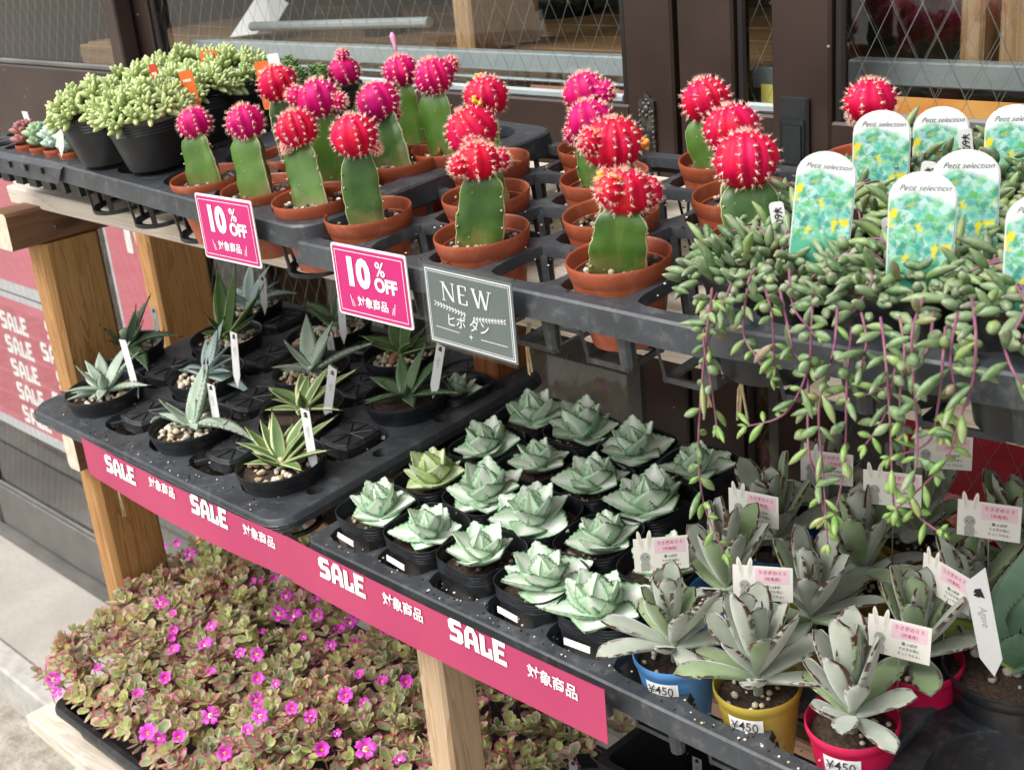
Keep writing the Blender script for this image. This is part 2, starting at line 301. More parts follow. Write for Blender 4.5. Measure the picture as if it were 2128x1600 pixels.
# ---------------------------------------------------------------- mesh and object helpers
class MB:
    def __init__(s): s.v = []; s.f = []; s.mi = []; s.a = []; s.hasa = False
    def add(s, verts, faces, mi=0, attr=None):
        o = len(s.v); s.v += [tuple(p) for p in verts]; s.f += [tuple(i + o for i in f) for f in faces]; s.mi += [mi] * len(faces)
        if attr is not None: s.hasa = True; s.a += list(attr)
        else: s.a += [(0, 0, 0, 1)] * len(verts)
        return s
    def box(s, x0, x1, y0, y1, z0, z1, mi=0, mat=None):
        v = [(x, y, z) for x in (x0, x1) for y in (y0, y1) for z in (z0, z1)]
        if mat is not None: v = [mat @ Vector(p) for p in v]
        return s.add(v, [(0, 1, 3, 2), (4, 6, 7, 5), (0, 4, 5, 1), (2, 3, 7, 6), (0, 2, 6, 4), (1, 5, 7, 3)], mi)
    def bbox(s, x0, x1, y0, y1, z0, z1, b=.003, mi=0, ends=None, axis=2):
        """box with chamfered long edges (along axis); ends may carry another material slot"""
        lo = [x0, y0, z0]; hi = [x1, y1, z1]; i, j = [k for k in range(3) if k != axis]
        ring = [(lo[i] + b, lo[j]), (hi[i] - b, lo[j]), (hi[i], lo[j] + b), (hi[i], hi[j] - b), (hi[i] - b, hi[j]), (lo[i] + b, hi[j]), (lo[i], hi[j] - b), (lo[i], lo[j] + b)]
        v = []
        for c in (lo[axis], hi[axis]):
            for p in ring:
                q = [0, 0, 0]; q[axis] = c; q[i] = p[0]; q[j] = p[1]; v.append(q)
        s.add(v, [(k, (k + 1) % 8, 8 + (k + 1) % 8, 8 + k) for k in range(8)], mi)
        s.add(v, [tuple(range(7, -1, -1)), tuple(range(8, 16))], mi if ends is None else ends); return s
    def lathe(s, prof, n=32, p=2.0, mi=0, cen=(0, 0, 0), wob=0, ph=0, caps=False):
        v = []
        for k, (r, z) in enumerate(prof):
            for i in range(n):
                t = 2 * pi * i / n; ct, st = cos(t), sin(t)
                q = (abs(ct) ** p + abs(st) ** p) ** (-1 / p) if p != 2 else 1
                rr = r * q * (1 + wob * sin(3 * t + ph + k * .3) + wob * .7 * sin(5 * t + 2 * ph))
                v.append((cen[0] + rr * ct, cen[1] + rr * st, cen[2] + z))
        f = [(k * n + i, k * n + (i + 1) % n, (k + 1) * n + (i + 1) % n, (k + 1) * n + i) for k in range(len(prof) - 1) for i in range(n)]
        if caps: f += [tuple(range(n - 1, -1, -1)), tuple(range((len(prof) - 1) * n, len(prof) * n))]
        return s.add(v, f, mi)
    def tube(s, pts, rad, n=6, mi=0, caps=True):
        pts = [Vector(p) for p in pts]; v = []; m = len(pts)
        rads = rad if hasattr(rad, '__len__') else [rad] * m
        up = Vector((.13, .31, .94))
        for k, p in enumerate(pts):
            d = (pts[min(k + 1, m - 1)] - pts[max(k - 1, 0)]).normalized()
            a = d.cross(up)
            if a.length < .05: a = d.cross(Vector((1, 0, 0)))
            a.normalize(); b = d.cross(a)
            for i in range(n): t = 2 * pi * i / n; v.append(p + (a * cos(t) + b * sin(t)) * rads[k])
        f = [(k * n + i, k * n + (i + 1) % n, (k + 1) * n + (i + 1) % n, (k + 1) * n + i) for k in range(m - 1) for i in range(n)]
        if caps: f += [tuple(range(n - 1, -1, -1)), tuple(range((m - 1) * n, m * n))]
        return s.add(v, f, mi)
    def ball(s, c, r, n=8, m=5, mi=0, sc=(1, 1, 1), mat=None, attr=None):
        v = [(0, 0, -1)] + [(cos(2 * pi * i / n) * cos(-pi / 2 + pi * k / m), sin(2 * pi * i / n) * cos(-pi / 2 + pi * k / m), sin(-pi / 2 + pi * k / m)) for k in range(1, m) for i in range(n)] + [(0, 0, 1)]
        f = [(0, 1 + (i + 1) % n, 1 + i) for i in range(n)]
        for k in range(m - 2): f += [(1 + k * n + i, 1 + k * n + (i + 1) % n, 1 + (k + 1) * n + (i + 1) % n, 1 + (k + 1) * n + i) for i in range(n)]
        L = len(v) - 1; f += [(1 + (m - 2) * n + i, 1 + (m - 2) * n + (i + 1) % n, L) for i in range(n)]
        P = []
        for p in v:
            q = Vector((p[0] * r * sc[0], p[1] * r * sc[1], p[2] * r * sc[2]))
            if mat is not None: q = mat @ q
            P.append(q + Vector(c))
        at_ = None if attr is None else [(attr[0], (p[2] + 1) / 2, attr[2], 1) for p in v]
        return s.add(P, f, mi, at_)
    def mesh(s, name, mats, smooth=True):
        me = bpy.data.meshes.new(name); me.from_pydata(s.v, [], s.f)
        for k in (mats if isinstance(mats, (list, tuple)) else [mats]): me.materials.append(MATS[k])
        if any(s.mi): me.polygons.foreach_set('material_index', s.mi)
        if s.hasa:
            ca = me.attributes.new('leaf', 'FLOAT_COLOR', 'POINT'); ca.data.foreach_set('color', [x for a in s.a for x in (a if len(a) == 4 else (*a, 1))])
        if smooth: me.polygons.foreach_set('use_smooth', [True] * len(me.polygons))
        me.update(); return me
    def build(s, name, mats, parent=None, smooth=False, mat=None, kind=None, label=None):
        return put(name, s.mesh(name, mats, smooth), parent, mat, kind, label)
def put(name, me, parent=None, mat=None, kind=None, label=None):
    o = bpy.data.objects.new(name, me); COL.objects.link(o)
    if parent is not None: o.parent = parent
    if mat is not None: o.matrix_basis = mat
    if kind: o['kind'] = kind
    if label: o['label'] = label
    return o
def thing(name, label, cat, mat=None, group=None):
    o = bpy.data.objects.new(name, None); o.empty_display_size = .02; COL.objects.link(o)
    if mat is not None: o.matrix_basis = mat
    o['label'] = label; o['category'] = cat
    if group: o['group'] = group
    return o
def tag(o, label, cat, group=None):
    o['label'] = label; o['category'] = cat
    if group: o['group'] = group
    return o
T = Matrix.Translation
def RX(a): return Matrix.Rotation(a, 4, 'X')
def RY(a): return Matrix.Rotation(a, 4, 'Y')
def RZ(a): return Matrix.Rotation(a, 4, 'Z')
def S(k): return Matrix.Diagonal((k, k, k, 1)) if not hasattr(k, '__len__') else Matrix.Diagonal((*k, 1))
SHELF = RX(TILT)
def smoothmod(me_obj, ang=40):
    me = me_obj.data
    me.polygons.foreach_set('use_smooth', [True] * len(me.polygons)); me.set_sharp_from_angle(angle=radians(ang))

# lettering: every string once, as a mesh in the XZ plane (reads from -Y)
TXT = {}
def make_texts(items):
    tmp = []
    for key, s, size, off, shear in items:
        c = bpy.data.curves.new('lettering', 'FONT'); c.body = s; c.size = size; c.offset = off; c.shear = shear; c.align_x = 'CENTER'; c.align_y = 'CENTER'; c.resolution_u = 3; c.extrude = .00012
        o = bpy.data.objects.new('lettering', c); COL.objects.link(o); tmp.append((key, o, c))
    bpy.context.view_layer.update(); dg = bpy.context.evaluated_depsgraph_get()
    for key, o, c in tmp:
        me = bpy.data.meshes.new_from_object(o.evaluated_get(dg)); me.transform(RX(pi / 2)); me.materials.clear(); TXT[key] = me
    for key, o, c in tmp: bpy.data.objects.remove(o); bpy.data.curves.remove(c)
make_texts([('taisho', '対象商品', 1, .018, 0), ('10', '10', 1, .055, 0), ('%', '%', 1, .015, 0), ('off', 'OFF', 1, .045, 0), ('hibotan', 'ヒボ タン', 1, .006, .1),
            ('y450', '¥450', 1, .004, 0), ('y70', '¥70', 1, .004, 0), ('y60', '¥60', 1, .012, 0), ('petit', 'Petit selection', 1, -.004, .45), ('usagi', 'うさぎのミミ', 1, .012, 0), ('tsuki', '（月兎耳）', 1, .01, 0),
            ('ha1', '葉っぱが', 1, .01, 0), ('ha2', 'うさぎの耳に', 1, .005, 0), ('ha3', 'そっくりだよ♪', 1, .005, 0), ('agave', 'Agave', 1, 0, .2), ('s29', '29', 1, .0, 0), ('sS', 'S', 1, .0, 0), ('ptime', 'PTIM', 1, .02, 0), ('O', '0', 1, .06, 0)])
def text(key, size, mat_name, parent, x, y, z, name='lettering', extra=None):
    k = (key, mat_name)
    if k not in TXT:
        me = TXT[key].copy(); me.materials.append(MATS[mat_name]); TXT[k] = me
    mm = T((x, y, z)) @ S(size)
    if extra is not None: mm = extra @ mm
    return put(name, TXT[k], parent, mm)
# hand-cut block letters of the sale banners, unit height
GLY = {
 'S': [(.76, .78), (.70, 1), (.16, 1), (0, .86), (0, .56), (.13, .41), (.47, .41), (.47, .23), (.04, .23), (0, 0), (.62, 0), (.78, .14), (.78, .50), (.64, .63), (.30, .63), (.30, .78)],
 'A': [(0, 0), (.04, .7), (.24, 1), (.56, 1), (.76, .7), (.80, 0), (.55, 0), (.53, .25), (.40, .25), (.40, .45), (.53, .45), (.48, .76), (.32, .76), (.27, .45), (.40, .45), (.40, .25), (.27, .25), (.25, 0)],
 'L': [(0, 0), (.02, .92), (.28, .90), (.27, .22), (.44, .22), (.46, .44), (.62, .46), (.64, 0)],
 'E': [(0, 0), (0, 1), (.66, 1), (.64, .78), (.27, .78), (.27, .61), (.58, .61), (.57, .42), (.27, .42), (.27, .22), (.68, .22), (.68, 0)]}
_b = MB(); _x = 0
for ch, wd in (('S', .80), ('A', .82), ('L', .66), ('E', .70)):
    _b.add([(_x + px, 0, pz) for px, pz in GLY[ch]], [tuple(range(len(GLY[ch])))]); _x += wd + .05
for i, p in enumerate(_b.v): _b.v[i] = (p[0] - _x / 2, 0, p[2] - .5)
SALE = _b.mesh('sale_lettering', 'ink_white', False)
def sale(parent, x, y, z, h, extra=None):
    mm = T((x, y, z)) @ S((h, h, h))
    return put('sale_lettering', SALE, parent, mm if extra is None else extra @ mm)
def rect(parent, name, x0, x1, z0, z1, y, mat_name):
    b = MB(); b.add([(x0, y, z0), (x1, y, z0), (x1, y, z1), (x0, y, z1)], [(0, 1, 2, 3)]); return b.build(name, mat_name, parent)
def frame_lines(parent, name, x0, x1, z0, z1, t, y, mat_name):
    b = MB()
    for a in ((x0, x1, z0, z0 + t), (x0, x1, z1 - t, z1), (x0, x0 + t, z0 + t, z1 - t), (x1 - t, x1, z0 + t, z1 - t)):
        b.add([(a[0], y, a[2]), (a[1], y, a[2]), (a[1], y, a[3]), (a[0], y, a[3])], [(0, 1, 2, 3)])
    return b.build(name, mat_name, parent)
def rrect_loop(x0, x1, y0, y1, r, n=5):
    P = []
    for cx, cy, a0 in ((x1 - r, y0 + r, -90), (x1 - r, y1 - r, 0), (x0 + r, y1 - r, 90), (x0 + r, y0 + r, 180)):
        for k in range(n): a = radians(a0 + 90 * k / (n - 1)); P.append((cx + r * cos(a), cy + r * sin(a)))
    return P
def card(mb, loop, y0, y1, mi=0):
    """plate of outline loop (x, z) between y0 (front) and y1"""
    n = len(loop); mb.add([(x, y0, z) for x, z in loop] + [(x, y1, z) for x, z in loop], [tuple(range(n)), tuple(range(2 * n - 1, n - 1, -1))] + [(i, n + i, n + (i + 1) % n, (i + 1) % n) for i in range(n)], mi); return mb
# ---------------------------------------------------------------- setting: ground and shop front
b = MB(); b.add([(-60, -60, -.11), (60, -60, -.11), (60, 60, -.11), (-60, 60, -.11)], [(0, 1, 2, 3)]); o = b.build('street_ground', 'concrete_rough'); o['kind'] = 'structure'
b = MB(); b.box(-9, 6, .95, 1.6, -.108, 0); o = b.build('pavement_platform', 'concrete_platform'); o['kind'] = 'structure'
for i in range(1):
    b = MB(); b.bbox(-9, 6, .885, .948, -.109, .003, .006, axis=0); o = b.build('kerb', 'kerb_stone'); o['kind'] = 'structure'
YO, YI = 1.22, 1.262                         # front faces of the outer and the inner sliding doors
bld = thing('shop_building', 'dark timber shop front behind the plant rack', 'building', T((-1, 1.5, 0)))
def bp(name, mat_name, *a):
    b = MB(); b.box(*a); o = b.build(name, mat_name, bld); o.matrix_basis = T((1, -1.5, 0)); return o
bp('lintel', 'door_dark', -9, 6, 1.21, 1.40, 2.06, 2.6)
bp('wall', 'wall_plaster', -9, -3.62, 1.24, 1.40, .003, 2.057); bp('wall', 'wall_plaster', 1.32, 6, 1.24, 1.40, .003, 2.057)
bp('wall', 'wall_plaster', -9, 6, 1.24, 1.40, 2.603, 3.4)
bp('threshold', 'kick_rail', -3.615, 1.315, 1.20, 1.36, .004, .030)
bp('back_wall', 'room_dark', -9, 6, 4.2, 4.3, 0, 3.4); bp('ceiling', 'room_dark', -9, 6, 1.403, 4.2, 2.62, 2.70)
bp('end_wall', 'room_dark', -5.1, -5, 1.403, 4.2, 0, 2.6); bp('end_wall', 'room_dark', 3, 3.1, 1.403, 4.2, 0, 2.6)
b = MB(); b.box(-4.99, 2.99, 1.605, 4.2, -.02, .01); o = b.build('shop_floor', 'concrete_platform'); o['kind'] = 'structure'
def wire_mesh(x0, x1, z0, z1, y, parent, step=.034, r=.00032, ang=62):
    b = MB()
    for sgn in (1, -1):
        d = Vector((cos(radians(ang)), 0, sgn * sin(radians(ang))))
        L = (z1 - z0) / abs(d.z); n0 = (x1 - x0) + L * d.x
        x = x0 - L * d.x + (.01 if sgn > 0 else .022)
        while x < x1:
            zs = z0 if sgn > 0 else z1
            ta = max(0, (x0 - x) / d.x); tb = min(L, (x1 - x) / d.x)
            if tb > ta + .005:
                p = Vector((x, y, zs)) + d * ta; q = Vector((x, y, zs)) + d * tb
                b.tube([p, q], r, 3, caps=False)
            x += step
    return b.build('wire_mesh', 'wire', parent, kind='stuff')
def door(label, x0, x1, y, sl, sr, mid=(1.185, 1.365), lower=True, step=.034):
    d = thing('sliding_door', label, 'door', T((0, 0, 0)), 'sliding doors of the shop')
    th = .036
    def part(n, *a, m='door_paint', ax=2): bb = MB(); bb.bbox(*a, .003, axis=ax); return bb.build(n, m, d)
    part('stile', x0, x0 + sl, y, y + th, .034, 2.05); part('stile', x1 - sr, x1, y, y + th, .034, 2.05)
    xa, xb = x0 + sl + .0005, x1 - sr - .0005
    part('rail', xa, xb, y + .002, y + th - .002, mid[0], mid[1], ax=0)
    part('rail', xa, xb, y + .002, y + th - .002, 1.93, 2.05, ax=0); part('rail', xa, xb, y + .002, y + th - .002, .034, .165, m='kick_rail', ax=0)
    for z0, z1 in ((mid[1], 1.93), (.165, mid[0])):
        for a in ((xa, xa + .012, z0, z1), (xb - .012, xb, z0, z1)):
            part('glazing_bead', a[0], a[1], y + .006, y + .014, a[2] + .0005, a[3] - .0005, m='door_dark')
        part('glazing_bead', xa + .0125, xb - .0125, y + .006, y + .014, z0 + .0005, z0 + .012, m='aluminium' if y > 1.25 and z0 > 1 else 'kick_rail', ax=0)
        bb = MB(); bb.add([(xa, y + .015, z0), (xb, y + .015, z0), (xb, y + .015, z1), (xa, y + .015, z1)], [(0, 1, 2, 3)]); bb.build('pane', 'glass_pane', d)
        wire_mesh(xa, xb, z0, min(z1, 1.72), y + .0205, d, step)
    return d
dA = door('left sliding door beyond the small potted succulents', -3.60, -2.294, YO, .07, .040)
dB = door('wide wired-glass sliding door behind the red cacti', -2.34, -1.020, YI, .09, .076)
dC = door('half hidden sliding door with a narrow strip of glass in view', -1.012, .10, YI, .082, .07)
dD = door('sliding door with black recessed pull at the right', -.848, 1.30, YO, .075, .09, (1.19, 1.372))
# ornate pull plates at the meeting doors
def pull_plate(par, x, z1, y):
    b = MB(); w_ = .0125; z0 = z1 - .22
    loop = [(x - w_, z0), (x + w_, z0), (x + w_, z1 - .012), (x + .006, z1 - .009), (x, z1), (x - .006, z1 - .009), (x - w_, z1 - .012)]
    card(b, loop, y - .004, y - .0005); b.build('pull_plate', 'brass_old', par)
    b = MB()
    for s_ in (-1, 1):
        for k in range(30): b.ball((x + s_ * (w_ - .0022), y - .0042, z0 + .004 + k * .0066), .0019, 6, 4)
    for cx, cz, r in ((0, -.022, .0052), (-.0055, -.027, .0032), (.0055, -.027, .0032), (-.004, -.016, .0028), (.004, -.016, .0028), (0, -.031, .003), (0, -.011, .0022)):
        b.ball((x + cx, y - .004, z1 + cz), r, 8, 5, sc=(1, .5, 1))
    b.build('ornament', 'brass_old', par, True)
    b = MB(); b.box(x - .0075, x + .0075, y - .0046, y - .0041, z1 - .165, z1 - .05); b.build('finger_recess', 'rubber', par)
    b = MB(); b.bbox(x - .002, x + .0035, y - .0055, y - .0048, z1 - .16, z1 - .058, .0002); b.build('recess_slide', 'brass_old', par)
pull_plate(dB, -1.062, 1.385, YI); pull_plate(dC, -.972, 1.385, YI)
b = MB(); b.bbox(-.834, -.797, YO - .007, YO - .0005, 1.19, 1.397, .003); b.build('pull_body', 'black_pull', dD)
b = MB(); b.bbox(-.831, -.800, YO - .0095, YO - .0075, 1.20, 1.374, .0015); b.build('pull_surround', 'black_pull', dD)
b = MB(); b.bbox(-.828, -.803, YO - .011, YO - .010, 1.325, 1.368, .001); b.bbox(-.828, -.803, YO - .011, YO - .010, 1.21, 1.320, .001); b.build('pull_recess', 'black_pull', dD)
# inner aluminium screen frame, shop furniture behind the glass
sc = thing('screen_frame', 'grey aluminium screen frame standing inside the wide glass door', 'frame')
for a in ((-2.24, -1.13, 1.335, 1.36, 1.385, 1.412), (-1.132, -1.108, 1.335, 1.36, 1.05, 2.0), (-2.24, -1.13, 1.335, 1.36, 1.3715, 1.376)):
    b = MB(); b.bbox(*a, .002, axis=0 if a[1] - a[0] > .1 else 2); b.build('frame_bar', 'aluminium', sc)
sc = thing('screen_frame', 'grey aluminium screen frame inside the door at the right', 'frame')
b = MB(); b.bbox(-.80, 1.2, 1.30, 1.325, 1.398, 1.425, .002, axis=0); b.build('frame_bar', 'aluminium', sc)
b = MB(); b.bbox(-.94, -.90, 1.315, 1.325, 1.385, 1.41, .002, axis=0); b.build('frame_bar', 'aluminium', sc)
b = MB(); b.box(-.918, -.872, 1.300, 1.3015, 1.363, 1.393); tag(b.build('paper_note', 'yellow_note'), 'small yellow note behind the narrow strip of glass', 'note')
b = MB(); b.box(-.76, .9, 1.262, 1.2635, 1.376, 1.395); tag(b.build('printed_strip', 'orange_print'), 'orange printed strip along the foot of the door glass', 'strip')
b = MB(); b.box(-1.32, -1.125, 1.315, 1.3165, 1.352, 1.372); tag(b.build('printed_strip', 'terracotta_strip'), 'dusty pink strip behind the wide glass door near its handle', 'strip')
tb = thing('shop_bench', 'weathered wooden bench behind the wide glass door', 'bench', T((-1.6, 1.7, 0)))
for k in range(5):
    b = MB(); b.bbox(-1.2, .58, -.29 + k * .125, -.17 + k * .125, 1.36, 1.385, .003, axis=0); b.build('plank', 'wood_inside', tb)
b = MB(); b.bbox(-1.2, .58, -.31, -.292, 1.30, 1.382, .003, axis=0); b.build('apron', 'wood_inside', tb)
for xx in (-1.1, .5):
    b = MB(); b.bbox(xx, xx + .06, -.28, -.22, .012, 1.298, .003); b.build('leg', 'wood_inside', tb)
tb = thing('shop_bench', 'round-topped wooden display table behind the right door glass', 'bench', T((-.15, 1.78, 0)))
b = MB(); b.lathe([(.0, 1.395), (.55, 1.395), (.56, 1.40), (.56, 1.42), (.55, 1.425), (.0, 1.425)], 48, cen=(0, .1, 0)); b.build('tabletop', 'wood_inside_post', tb)
b = MB(); b.bbox(-.5, .9, -.3, -.27, 1.30, 1.37, .003, axis=0); b.build('apron', 'wood_inside', tb)
b = MB(); b.bbox(-.05, .05, .05, .15, .012, 1.394, .003); b.build('leg', 'wood_inside', tb)
def post(u0, u1, vb, Y, label, zt=1.95, dep=.05):
    p = at(u0, vb, Y); q = at(u1, vb, Y); b = MB(); b.bbox(p.x, q.x, Y, Y + dep, p.z, zt, .004)
    tag(b.build('timber_post', 'wood_inside_post'), label, 'post', 'timber posts inside the shop')
post(948, 985, 112, 1.45, 'pale timber post end behind the wide glass door', dep=.16)
post(1990, 2040, 140, 1.33, 'pale timber post behind the right door glass, nearer the pots', dep=.06)
post(2072, 2140, 134, 1.33, 'pale timber post at the right edge behind door glass', dep=.06)
def shop_pot(u, v, Y, r, h, label, leafy=False):
    p = at(u, v, Y); t = thing('shop_pot', label, 'pot', T(p), 'pots on display inside the shop')
    b = MB(); b.lathe([(0, 0), (r * .7, 0), (r, h), (r * 1.05, h), (r * 1.05, h + .012), (r * .94, h + .012), (r * .92, h - .01), (0, h - .012)], 28); b.build('pot_body', 'dark_pot', t, True)
    if leafy:
        b = MB()
        for k in range(140):
            q = Vector((R(-1, 1), R(-1, 1), R(0, 1.1))); 
            if q.length < 1: b.ball(Vector((0, 0, h)) + q * r * 1.3, R(.008, .014), 5, 4)
        b.build('foliage', 'dark_leaf', t, True, kind='stuff')
shop_pot(600, 78, 1.75, .075, .16, 'dark pot on the bench behind the glass, beside the white paper')
shop_pot(800, 92, 1.62, .05, .13, 'dark pot on the bench left of the timber post')
shop_pot(1170, 75, 1.9, .07, .07, 'dark pot of red leaves right of the timber post', True)
shop_pot(1800, 92, 1.72, .07, .16, 'dark tapered pot on the round table, left one')
shop_pot(1960, 48, 1.8, .07, .16, 'dark tapered pot on the round table, beside the pale post')
p = at(510, 70, 1.5); b = MB(); b.add([(p.x - .09, 1.52, p.z - .012), (p.x + .09, 1.5, p.z + .004), (p.x + .075, 1.56, p.z + .05), (p.x, 1.56, p.z + .085)], [(0, 1, 2, 3)]); b.add([(p.x - .09, 1.5225, p.z - .012), (p.x + .09, 1.5025, p.z + .004), (p.x + .075, 1.5625, p.z + .05), (p.x, 1.5625, p.z + .085)], [(3, 2, 1, 0)])
tag(b.build('folded_paper', 'paper_white'), 'folded white paper leaning behind the wide glass door', 'paper')
b = MB(); p = at(800, 45, 1.5); b.tube([(p.x - .42, 1.5, p.z - .015), (p.x + .12, 1.5, p.z + .0)], .009, 10); tag(b.build('hand_rail', 'aluminium'), 'pale grey rail behind the wide glass door', 'rail')
# sale posters behind the lower panes
def poster(label, x0, x1, z0, z1, y, m, rows=None, big=None):
    t = thing('sale_poster', label, 'poster', T(((x0 + x1) / 2, y, z0)), 'sale posters inside the door glass')
    hw = (x1 - x0) / 2; h = z1 - z0
    b = MB(); b.box(-hw, hw, 0, .0015, 0, h); b.build('sheet', 'paper_grey', t)
    rect(t, 'printed_field', -hw + .012, hw - .02, .03, h - .015, -.0008, m)
    if rows:
        for k in range(rows):
            b = MB(); z = .05 + k * (h - .08) / rows
            for q in range(2):
                xa = hw - .05 - .30 * (q + 1) - (.06 if k % 2 else 0)
                b.add([(xa, -.0014, z), (xa + .25, -.0014, z), (xa + .27, -.0014, z + .018), (xa + .27, -.0014, z + .055), (xa + .02, -.0014, z + .055), (xa, -.0014, z + .03)], [tuple(range(6))])
            b.build('printed_band', 'poster_rose', t)
            sale(t, hw - .135 - (.055 if k % 2 else 0), -.0022, z + .033, .05); sale(t, hw - .40, -.0022, z + .015, .05)
    return t
t = poster('pink sale poster with rows of white lettering, low behind the left glass', -3.60, -2.77, .375, .785, YO + .026, 'poster_pink', 5)
t = poster('pink poster with a row of small white letters, above the sale rows', -3.60, -2.80, .79, 1.178, YO + .026, 'poster_pink')
text('ptime', .05, 'ink_white', t, .345, -.0022, .115); text('O', .12, 'ink_white', t, .26, -.0022, .30)
t = poster('pink poster with big white number between the two left posts', -2.66, -2.31, .70, 1.178, YI + .024, 'poster_pink')
text('10', .13, 'ink_white', t, -.03, -.0022, .31)
t = poster('deep red poster with a large pale letter behind the hanging strands', -.70, .1, .62, 1.06, YO + .024, 'poster_red')
b = MB(); P = [(.36 + .30 * sin(a), .16 + .19 * cos(a)) for a in [radians(x) for x in range(-150, 175, 12)]]; Q = [(.36 + .15 * sin(a), .16 + .09 * cos(a)) for a in [radians(x) for x in range(-150, 175, 12)]]
n = len(P); b.add([(x - .40 , -.0022, z) for x, z in P] + [(x - .40, -.0022, z) for x, z in Q], [(i, i + 1, n + i + 1, n + i) for i in range(n - 1)]); b.build('printed_letter', 'ink_blue_grey', t)
# ---------------------------------------------------------------- the plant rack
rack = thing('plant_rack', 'timber plant rack with pale boards carrying the trays', 'rack', T((-1, .9, 0)))
RI = T((1, -.9, 0))
def rk(name, m, *a, axis=2, bev=.004, ends=None):
    b = MB(); b.bbox(*a, bev, axis=axis, ends=1 if ends else None); o = b.build(name, [m, ends] if ends else m, rack); o.matrix_basis = RI; return o
ZG = -.108
rk('post', 'wood_post', -1.855, -1.800, .772, .866, ZG, 1.213, bev=.008)
rk('post', 'wood_post', -2.139, -2.094, 1.09, 1.205, .002, 1.235, bev=.006)
rk('post', 'wood_post_red', -1.253, -1.205, 1.092, 1.153, .002, 1.24, bev=.004)
rk('post', 'wood_post_pale', -.999, -.957, .742, .792, ZG, .874, bev=.004)
rk('post', 'wood_post', -1.81, -1.745, .69, .76, ZG, .432, bev=.004)
rk('post', 'wood_post_red', -.30, -.255, 1.092, 1.15, .002, 1.24)
rk('crossbeam', 'wood_beam', -1.858, -1.8005, .73, 1.19, 1.214, 1.268, axis=1, ends='end_grain')
rk('crossbeam', 'wood_beam', -.31, -.25, .76, 1.19, 1.214, 1.268, axis=1, ends='end_grain')
rk('crossbeam', 'wood_beam', -1.835, -1.7985, .752, 1.16, .858, .915, axis=1, ends='end_grain')
rk('crossbeam', 'wood_beam', -1.01, -.952, .735, 1.16, .875, .915, axis=1, ends='end_grain')
rk('crossbeam', 'wood_beam', -.31, -.26, .735, 1.16, .875, .915, axis=1, ends='end_grain')
def sloped(name, m, x0, x1, y0, y1, zf, t):
    b = MB(); b.bbox(x0, x1, 0, (y1 - y0), 0, t, .002, axis=0); o = b.build(name, m, rack); o.matrix_basis = RI @ T((0, y0, zf)) @ SHELF; return o
sloped('board', 'wood_board', -1.90, .30, .785, .915, 1.262, .026)
sloped('board', 'wood_board', -1.90, .30, .985, 1.13, 1.280, .026)
sloped('board', 'wood_board_brown', -1.79, .30, .81, .90, .899, .02); sloped('board', 'wood_board_brown', -1.79, .30, .93, 1.06, .908, .02); sloped('board', 'wood_board_brown', -1.79, .30, 1.09, 1.18, .922, .02)
for y0, y1 in ((.605, .74), (.80, .93), (.95, 1.06)):
    rk('board', 'wood_board', -1.875, .30, y0, y1, .434, .462, axis=0, bev=.002)
b = MB(); b.bbox(-1.775, -1.745, .625, .6255, .39, .431, .0001); o = b.build('price_card', 'paper_white', rack); o.matrix_basis = RI
# twine wound round the boards
for x, y, z, tl in ((-1.60, .72, .905, 'frayed twine end hanging under the sale banner at the left post'), (-.80, .772, 1.255, 'pale twine knot on the board beside the NEW sign'), (-.60, .772, 1.262, 'twine loop on the upper board under the front right cactus'), (-.565, .772, 1.262, 'twine end on the upper board nearest the hanging strings'), (-1.36, .72, .93, 'loose pale twine hanging below the sale banner over the pink flowers')):
    b = MB(); lo = z - (.035 if z < 1 else .02)
    for k in range(3): b.tube([(x + R(-.004, .004), y + R(-.003, 0), z + .02), (x + R(-.004, .004), y - .004, z), (x + R(-.006, .006), y - R(.001, .006), lo - R(0, .015))], .0011, 5)
    tag(b.build('twine', 'twine', None, True), tl, 'twine')

# ---------------------------------------------------------------- nursery trays
def sq(t):
    c, s_ = cos(t), sin(t); k = 1 / max(abs(c), abs(s_)); return c * k, s_ * k
def cell_ring(b, cx, cy, px, py, r, p, z=0, n=24, wall=.010, taper=.96):
    v = []
    for i in range(n):
        t = 2 * pi * i / n; q = sq(t); v.append((cx + q[0] * px / 2, cy + q[1] * py / 2, z))
    for rr, zz in ((r, z), (r * .985, z - .002), (r * taper, z - wall)):
        for i in range(n):
            t = 2 * pi * i / n; ct, st = cos(t), sin(t); k = (abs(ct) ** p + abs(st) ** p) ** (-1 / p); v.append((cx + rr * k * ct, cy + rr * k * st, zz))
    b.add(v, [(L * n + i, L * n + (i + 1) % n, (L + 1) * n + (i + 1) % n, (L + 1) * n + i) for L in range(3) for i in range(n)])
def outer_lip(b, x0, x1, y0, y1, mg, z, drop, rad, flare=.003):
    def lp(a, r, zz): return [(x, y, zz) for x, y in rrect_loop(x0 - a, x1 + a, y0 - a, y1 + a, r)]
    L = [lp(0, .0004, z), lp(mg - .002, rad, z), lp(mg, rad, z - .002), lp(mg + flare, rad, z - drop), lp(mg + flare - .002, rad, z - drop), lp(mg - .002, rad, z - .004)]
    n = len(L[0]); v = [p for l in L for p in l]
    b.add(v, [(k * n + i, k * n + (i + 1) % n, (k + 1) * n + (i + 1) % n, (k + 1) * n + i) for k in range(len(L) - 1) for i in range(n)])
